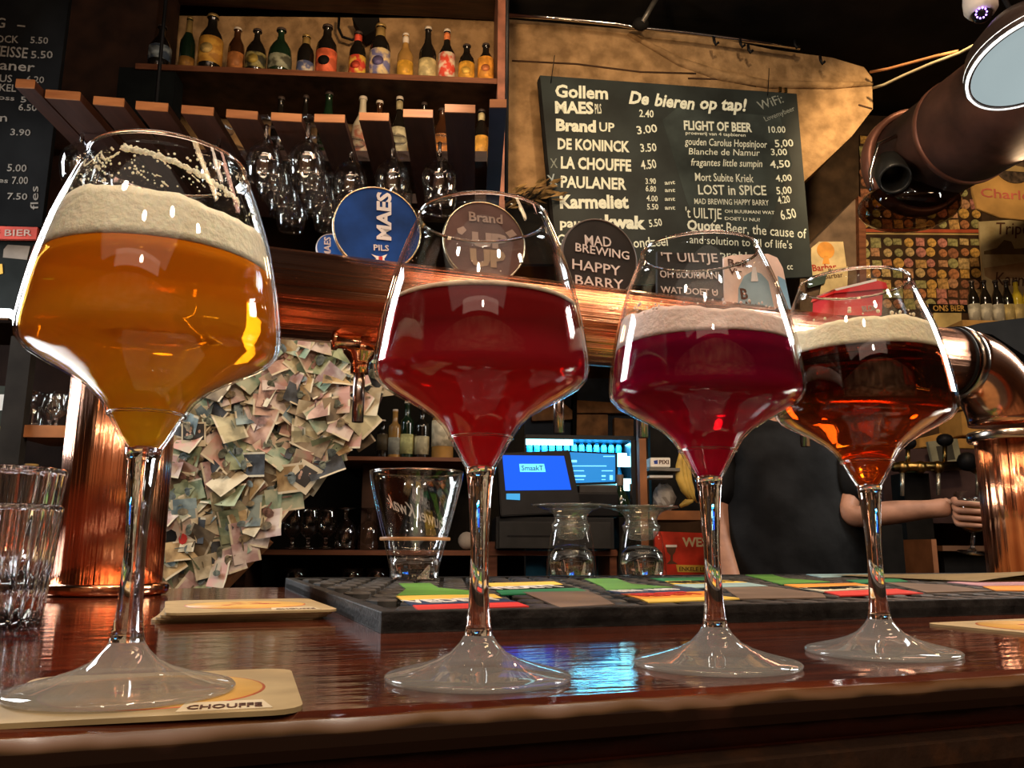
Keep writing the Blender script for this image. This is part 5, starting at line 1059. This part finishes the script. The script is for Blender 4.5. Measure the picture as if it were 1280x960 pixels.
def brass_taps():
    W = 3.0; t = thing('brass_tap_tower', 'brass beer tap bar with three spouts and black ball knobs behind the barman arm', 'beer tap', (0, 0, 0))
    DB = M('aged brass', (.34, .22, .07), .3, 1, var=.3)
    tube('tap_bar', [PW(1116, 584, W, 4), PW(1205, 582, W, 4)], .017, DB, t, 20)
    for x in (1128, 1150, 1172): ball('bar_joint', .024, PW(x, 584, W, 4), DB, t)
    for x, y in ((1128, 610), (1173, 609), (1222, 609)): tube('spout', [PW(x, 590, W, 4), PW(x, y+10, W, 4)], .0075, M('pale spout', (.62, .58, .46), .25, .8), t, 12)
    for x, y in ((1135, 562), (1181, 558)): tube('tap_handle', [PW(x, 580, W, 4), PW(x, y, W, 4)], .008, DB, t, 12); ball('handle_knob', .030, PW(x, y-8, W, 4), BLACKP, t, (1, 1, .8))
    ball('end_knob', .036, PW(1209, 577, W-.02, 4), BLACKP, t); tube('end_rod', [PW(1205, 582, W, 4), PW(1225, 592, W, 4)], .010, DB, t, 10)
    q = PW(1160, 600, W, 4); box('column', (.10, .10, q.z+1.05+.03), (q.x-.02, q.y+.10, (q.z+.03-1.05)/2), BLACKM, t)
    box('bar_bracket', (.03, .09, .03), (q.x-.02, q.y+.05, PW(1160, 584, W, 4).z), DB, t)
brass_taps()
b = kboard('blue_banner', 'blue banner with white swoosh hanging behind the brass taps', 'banner', 1155, 615, 3.4, 4)
b.poly('cloth', [(1128, 596), (1176, 594), (1174, 634), (1150, 634), (1132, 610)], -.006, 0, M('banner blue', (.035, .06, .26), .5)); b.poly('white_swoosh', [(1137, 600), (1152, 605), (1168, 604), (1174, 607), (1168, 611), (1150, 609)], 0, .001, WH); b.poly('grey_fold', [(1112, 598), (1120, 600), (1140, 634), (1116, 634)], -.004, .002, M('banner grey', (.12, .15, .17), .5))
t = thing('side_cabinet', 'dark side cabinet with orange-brown edge and shelf under the brass taps', 'cabinet', K(0, 0), KY)
kbx(t, 'upright', 1164, 1178, 674, 760, 2.75, 3.0, M('orange edge', (.30, .12, .05), .5), 0); kbx(t, 'shelf_board', 1178, 1262, 682, 689, 2.75, 3.0, M('dull brown board', (.14, .065, .03), .5), 0); kbx(t, 'dark_body', 1100, 1163, 655, 1080, 2.80, 3.1, BLACKM, 0); kbx(t, 'dark_body', 1179, 1330, 690, 1085, 2.80, 3.1, BLACKM, 0)
kbx(t, 'back', 1100, 1330, 560, 655, 3.35, 3.4, M('dim plum back', (.05, .028, .03), .7), 0)

# ================================================================== BANKNOTE COLLAGE
def collage():
    W = 2.30; b = kboard('banknote_collage', 'pillar plastered with overlapping banknotes and snapshots from many countries', 'collage', 330, 580, W, 4)
    poly = [(228, 425), (476, 425), (478, 482), (450, 540), (395, 600), (335, 660), (250, 742), (206, 744), (212, 600)]
    b.poly('pillar_board', poly, -.10, 0, M('pillar board', (.10, .04, .02), .6))
    b.poly('brace', [(322, 668), (334, 678), (262, 752), (240, 752)], -.08, .015, M('brace wood', (.26, .10, .035), .5)); b.poly('brace_inner', [(236, 735), (300, 676), (312, 680), (244, 748)], -.06, .004, M('brace dark', (.16, .045, .02), .5))
    L2 = [b.L(*p) for p in poly]
    def inside(q):
        r = False; n = len(L2)
        for i in range(n):
            a, c = L2[i], L2[(i+1) % n]
            if (a.y > q.y) != (c.y > q.y) and q.x < (c.x-a.x)*(q.y-a.y)/(c.y-a.y)+a.x: r = not r
        return r
    def nm(i, c, c2):
        m = M('banknote %d' % i, c, .7, var=.1, scale=22, col2=c2, lo=.42, hi=.58); return m
    pal = [((.42, .37, .22), (.22, .20, .12)), ((.46, .30, .22), (.28, .16, .12)), ((.28, .31, .18), (.13, .16, .09)), ((.50, .44, .30), (.33, .28, .18)), ((.24, .30, .28), (.11, .15, .16)), ((.44, .25, .20), (.42, .34, .24)), ((.33, .35, .24), (.18, .26, .18)), ((.38, .27, .13), (.20, .13, .06)), ((.48, .40, .34), (.32, .20, .18)), ((.20, .15, .09), (.09, .065, .04)), ((.05, .055, .06), (.02, .02, .02))]
    mats = [nm(i, *p) for i, p in enumerate(pal)]; rn = random.Random(21)
    border = M('note margin', (.52, .45, .31), .7, var=.06); inkm = [M('note ink %d' % i, c, .7, var=.3, scale=60) for i, c in enumerate([(.15, .16, .11), (.24, .13, .10), (.14, .17, .16), (.20, .15, .08), (.25, .21, .13)])]
    tpl = []
    for i in range(11):     # folded-note shapes, a bent sheet with margin, portrait patch and number block
        for v in range(2):
            l, h = (.082, .052) if v == 0 else (.058, .062)
            bm = bmesh.new(); nx = 4; fold = rn.uniform(-.5, .8); G = []
            for x in range(nx+1):
                q = x/nx-.5; z = .006*abs(q)*fold*2+.004*math.cos(q*6+i)*.5; G.append([bm.verts.new((q*l, s*h/2, z)) for s in (-1, -.84, .84, 1)])
            for x in range(nx):
                for y in range(3):
                    f = bm.faces.new((G[x][y], G[x+1][y], G[x+1][y+1], G[x][y+1])); f.material_index = 0 if (y == 1 and 0 <= x < nx) else (1 if rn.random() < .7 else 0)
            r0_ = rn.uniform(-.6, .5)*l*.4
            for (cx, cy, rx, ry, mi) in (((r0_, 0, h*.15, h*.22, 2),) if i % 3 else ()) + ((-r0_*.6, h*.10, l*.16, h*.035, 2),):
                f = bm.faces.new([bm.verts.new((cx+rx*math.cos(a*math.pi/4), cy+ry*math.sin(a*math.pi/4), .0052+.004)) for a in range(8)]); f.material_index = 2
            me = bpy.data.meshes.new('banknote'); bm.to_mesh(me); bm.free()
            me.materials.append(mats[i]); me.materials.append(border); me.materials.append(inkm[i % 5]); tpl.append(me)
    n = 0; tries = 0; pts = []
    xs = [p.x for p in L2]; ys = [p.y for p in L2]
    while n < 250 and tries < 6000:
        tries += 1; q = Vector((rn.uniform(min(xs)-.01, max(xs)+.01), rn.uniform(min(ys)-.0, max(ys)), 0))
        if not inside(q): continue
        if min([(q-p).length for p in pts[-400:]] or [1]) < .0272: continue
        pts.append(q); o = bpy.data.objects.new('banknote', rn.choice(tpl)); COL.objects.link(o); o.parent = b.e
        o.location = (q.x, q.y, .004+rn.uniform(0, .034)); o.rotation_euler = (rn.uniform(-.5, .35), rn.uniform(-.45, .45), rn.choice([0, 0, 1.57, .8, -.7])+rn.uniform(-.4, .4)); s = rn.uniform(1.0, 1.35); o.scale = (s, s, 1); n += 1
    # two snapshots stand out
    for px, dk, lb in (([(381, 575), (407, 590), (385, 620), (358, 600)][::-1], [(385, 583), (400, 592), (384, 611), (367, 600)][::-1], 'white-bordered snapshot of a group in dark clothes'), ([(209, 646), (250, 640), (254, 676), (208, 682)][::-1], [(212, 648), (247, 643), (250, 672), (211, 677)][::-1], 'snapshot of a bearded man beside a child in red'), ([(232, 530), (262, 530), (262, 560), (232, 560)][::-1], [(234, 532), (260, 532), (260, 552), (234, 552)][::-1], 'dark snapshot with white lower border')):
        o = b.poly('snapshot', px, .034, .036, border); o['label'] = lb
        m = M('snapshot dark', (.035, .032, .030), .5) if '208' not in str(px) else M('snapshot pale', (.40, .32, .25), .5)
        pr = [b.L(*p) for p in dk]; prism('print', pr, .0362, .0366, m, o)
        if '208' in str(px):
            for cx, cy, r1, mm in ((218, 656, 7, M('print skin', (.35, .2, .14), .6)), (218, 651, 6, BRN), (219, 672, 10, BLACKM), (234, 662, 6, M('print skin light', (.5, .33, .24), .6)), (234, 674, 7, REDP)):
                c = b.L(cx, cy); rr = (b.L(cx+r1, cy)-c).length; prism('figure_print', [(c.x+rr*.8*math.cos(a*.785), c.y+rr*math.sin(a*.785)) for a in range(8)], .0367, .0370+.0001*r1/10, mm, o)
        else:
            c0 = sum((b.L(*p) for p in dk), Vector())/4
            for k in range(6): c = c0+Vector((rn.uniform(-.016, .016), rn.uniform(-.010, .012), 0)); prism('figure_print', [(c.x+.0035*math.cos(a*.9), c.y+.005*math.sin(a*.9)) for a in range(7)], .0367, .0370, M('print face', (.42, .27, .2), .6), o)
collage()

# ================================================================== LEFT BACK SHELF
t = thing('side_shelf', 'small lit wooden wall shelf behind the copper post', 'shelf', K(0, 0), KY)
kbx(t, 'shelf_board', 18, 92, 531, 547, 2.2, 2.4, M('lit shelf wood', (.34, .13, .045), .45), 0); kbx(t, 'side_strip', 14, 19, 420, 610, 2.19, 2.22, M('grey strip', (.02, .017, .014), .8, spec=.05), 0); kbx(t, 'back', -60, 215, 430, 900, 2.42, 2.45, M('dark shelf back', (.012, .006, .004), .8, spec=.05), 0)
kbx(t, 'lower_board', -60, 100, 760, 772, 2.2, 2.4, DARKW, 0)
ZS = PW(50, 531, 2.2, 4).z
for i, x in enumerate((40, 55, 70, 82)):
    g = copy_tree(sg); g.location = K(kuw(PW(x, 528, 2.28, 4))[0], 2.28+.03*(i % 2), ZS+.0005+(.14 if i == 0 else 0)*.7); g.rotation_euler = (math.pi if i == 0 else 0, 0, i); g.scale = (.7, .7, .7); g['label'] = ['upturned glass on the small lit shelf behind the copper post', 'second glass on the small lit shelf', 'third glass on the small lit shelf, near the post', 'last glass on the small lit shelf, touching the post in the photo'][i]; g['group'] = 'glasses on the small lit shelf'
t = thing('small_bottle', 'tiny bottle with gold cap in the dark below the lit shelf', 'bottle', PW(36, 612, 2.25, 4)); t.location.z = PW(36, 760, 2.2, 4).z+.0005
hh = PW(36, 580, 2.25, 4).z-t.location.z; lathe('bottle_body', [(0, 0), (.03, 0), (.03, hh*.6), (.010, hh*.8), (.010, hh*.98), (0, hh*.98)], BG, t, 16); lathe('gold_cap', [(.016, hh*.97), (.016, hh), (0, hh)], GO, t, 14)

# ================================================================== THE BARMAN
def skin(name, verts, edges, mat, parent=None, sub=2, root=0):
    me = bpy.data.meshes.new(name); me.from_pydata([v[:3] for v in verts], edges, []); o = link(name, me, mat, parent)
    m = o.modifiers.new('skin', 'SKIN'); m.use_smooth_shade = True; m.branch_smoothing = .6
    sv = me.skin_vertices[0].data
    for i, v in enumerate(verts):
        r = v[3]; sv[i].radius = (r, r) if not isinstance(r, tuple) else r; sv[i].use_root = (i == root)
    s = o.modifiers.new('sub', 'SUBSURF'); s.levels = sub; s.render_levels = sub; return o
def barman():
    t = thing('person', 'barman in black short-sleeved shirt reaching out with a beer, head behind the pipe', 'person', (.76, 2.55, -1.05))
    o0 = Vector(t.location)
    SK = M('skin', (.36, .18, .11), .5, var=.12, scale=20, bump=.2, bscale=60); SH = M('black shirt cloth', (.007, .0075, .008), .7, spec=.12, var=.35, scale=10, bump=1.0, bscale=12)
    def v(x, y, z, r): return (x-o0.x, y-o0.y, z-o0.z, r)
    el, wr = PY(1060, 648, 2.42), PY(1168, 636, 2.36)
    V = [v(.74, 2.58, -.12, (.15, .11)), v(.77, 2.59, .08, (.11, .08)), v(.79, 2.59, .28, (.115, .08)), v(.81, 2.57, .42, (.08, .065)), v(.83, 2.54, .50, (.052, .052)), v(.85, 2.52, .58, (.075, .085)), v(.86, 2.51, .66, (.085, .10)), v(.865, 2.51, .725, (.06, .07)),
         v(.955, 2.53, .38, .062), v(.99, 2.48, .24, .050), v(el.x-.01, el.y, el.z, .037), v((el.x*.45+wr.x*.55), (el.y+wr.y)/2, el.z*.45+wr.z*.55+.003, .036), v(wr.x, wr.y, wr.z, .025), v(wr.x+.045, wr.y-.01, wr.z+.006, (.026, .036)),
         v(.655, 2.56, .38, .062), v(.61, 2.53, .20, .050), v(.592, 2.48, .09, .042), v(.615, 2.42, -.04, .034), v(.645, 2.37, -.16, .025), v(.655, 2.35, -.22, (.022, .036)),
         v(.66, 2.58, -.20, .085), v(.65, 2.56, -.58, .060), v(.65, 2.60, -.96, .040), v(.65, 2.50, -1.02, .030), v(.83, 2.58, -.20, .085), v(.85, 2.58, -.58, .060), v(.85, 2.62, -.96, .040), v(.86, 2.52, -1.02, .030)]
    E = [(0, 1), (1, 2), (2, 3), (3, 4), (4, 5), (5, 6), (6, 7), (3, 8), (8, 9), (9, 10), (10, 11), (11, 12), (12, 13), (3, 14), (14, 15), (15, 16), (16, 17), (17, 18), (18, 19), (0, 20), (20, 21), (21, 22), (22, 23), (0, 24), (24, 25), (25, 26), (26, 27)]
    skin('body', V, E, SK, t)
    # shirt: loose, untucked, sleeves end above the elbow
    S = [v(.835, 2.57, -.22, (.29, .20)), v(.835, 2.57, -.05, (.28, .20)), v(.83, 2.565, .12, (.27, .20)), v(.825, 2.56, .28, (.24, .20)), v(.82, 2.55, .41, (.15, .15)), v(.825, 2.545, .455, (.068, .068)),
         v(.955, 2.53, .385, .090), v(.995, 2.49, .27, .092), v(1.012, 2.46, .165, .090), v(.655, 2.56, .385, .080), v(.618, 2.535, .24, .074), v(.604, 2.52, .16, .070)]
    skin('shirt', S, [(0, 1), (1, 2), (2, 3), (3, 4), (4, 5), (4, 6), (6, 7), (7, 8), (4, 9), (9, 10), (10, 11)], SH, t)
    T_ = [v(.74, 2.58, -.14, (.165, .125)), v(.66, 2.58, -.24, .10), v(.65, 2.565, -.58, .075), v(.65, 2.60, -.94, .058), v(.83, 2.58, -.24, .10), v(.85, 2.585, -.58, .075), v(.85, 2.62, -.94, .058)]
    skin('trousers', T_, [(0, 1), (1, 2), (2, 3), (0, 4), (4, 5), (5, 6)], M('black trousers', (.012, .012, .014), .8, spec=.1), t)
    for x, y in ((.65, 2.52), (.86, 2.54)): box('shoe', (.09, .27, .07), (x-o0.x, y-o0.y, .036), BLACKP, t, bev=.02)
    # head details
    ball('hair', .1, (.865-o0.x, 2.525-o0.y, .69-o0.z), M('dark hair', (.03, .018, .01), .7, bump=.8, bscale=80), t, (.92, 1.05, .78), 20)
    for s in (-1, 1):
        ball('eye', .011, (.865+.032*s-o0.x, 2.418-o0.y, .645-o0.z), WHITE, t, seg=10); ball('ear', .028, (.862+.082*s-o0.x, 2.515-o0.y, .635-o0.z), SK, t, (.35, .7, 1.1), 12)
    ball('nose', .016, (.865-o0.x, 2.405-o0.y, .615-o0.z), SK, t, (.8, 1.1, 1.5), 12); ball('mouth', .02, (.865-o0.x, 2.428-o0.y, .577-o0.z), M('lips', (.4, .12, .1), .5), t, (1.2, .4, .3), 12)
    # the reaching hand: fingers curl round the beer bowl
    G = PY(1217, 641, 2.34)    # beer glass axis at bowl height
    palm = Vector((wr.x+.045, wr.y-.01, wr.z+.006)); R = .056
    def fing(nm, start, ang0, ang1, z0, z1, r):
        pts = [start]
        for k in range(4):
            a = ang0+(ang1-ang0)*k/3; pts.append(Vector((G.x+(R+r*.9)*math.cos(a), G.y+(R+r*.9)*math.sin(a), z0+(z1-z0)*k/3)))
        VV = [v(p.x, p.y, p.z, r*(1.1-.1*i)) for i, p in enumerate(pts)]; skin(nm, VV, [(i, i+1) for i in range(4)], SK, t, 1)
    Rg = math.pi
    fing('finger', palm+Vector((.0, -.012, .022)), 3.5, 4.9, G.z+.026, G.z+.016, .0095); fing('finger', palm+Vector((.002, -.012, .008)), 3.5, 5.05, G.z+.006, G.z-.003, .0098)
    fing('finger', palm+Vector((.002, -.012, -.008)), 3.5, 4.95, G.z-.014, G.z-.022, .0092); fing('finger', palm+Vector((-.002, -.010, -.022)), 3.5, 4.6, G.z-.032, G.z-.038, .0082)
    fing('thumb', palm+Vector((-.018, .014, .020)), 2.9, 1.9, G.z+.030, G.z+.034, .0108)
    for k, q in enumerate((-.02, -.007, .006, .018)):   # hanging hand
        p = Vector((.658, 2.338, -.24)); VV = [v(.655+q*.3, 2.352+q, -.215, .0095), v(.660+q*.3, 2.340+q, -.262, .0090), v(.668+q*.3, 2.338+q, -.295, .0085), v(.680+q*.3, 2.342+q, -.318, .0075)]; skin('finger', VV, [(0, 1), (1, 2), (2, 3)], SK, t, 1)
    VV = [v(.645, 2.325, -.19, .011), v(.640, 2.308, -.225, .010), v(.648, 2.305, -.252, .009)]; skin('thumb', VV, [(0, 1), (1, 2)], SK, t, 1)
    # the glass he holds
    g = thing('held_beer_glass', 'goblet of amber beer with thin white head held tilted in the barman hand', 'beer glass', (G.x, G.y, G.z)); 
    lathe('bowl', [(.006, -.055), (.022, -.048), (.045, -.028), (.055, 0), (.0555, .02), (.050, .05), (.048, .05), (.0535, .02), (.053, 0), (.043, -.026), (.02, -.046), (0, -.052)], GL, g, 32)
    lathe('beer', [(0, -.050), (.019, -.045), (.042, -.025), (.052, 0), (.0525, .012), (0, .012)], beer_mat('pale held beer', (1, .5, .12), (.42, .20, .05), .6, -.05, .02), g, 32)
    lathe('foam', [(0, .0125), (.0523, .0125), (.0515, .022), (0, .023)], FM1, g, 32)
    lathe('stem_and_foot', [(0, -.054), (.006, -.056), (.005, -.08), (.0055, -.095), (.012, -.104), (.036, -.108), (.038, -.110), (.03, -.1115), (0, -.111)], GS, g, 28)
    g.rotation_euler = (math.radians(-4), math.radians(10), 0)
barman()
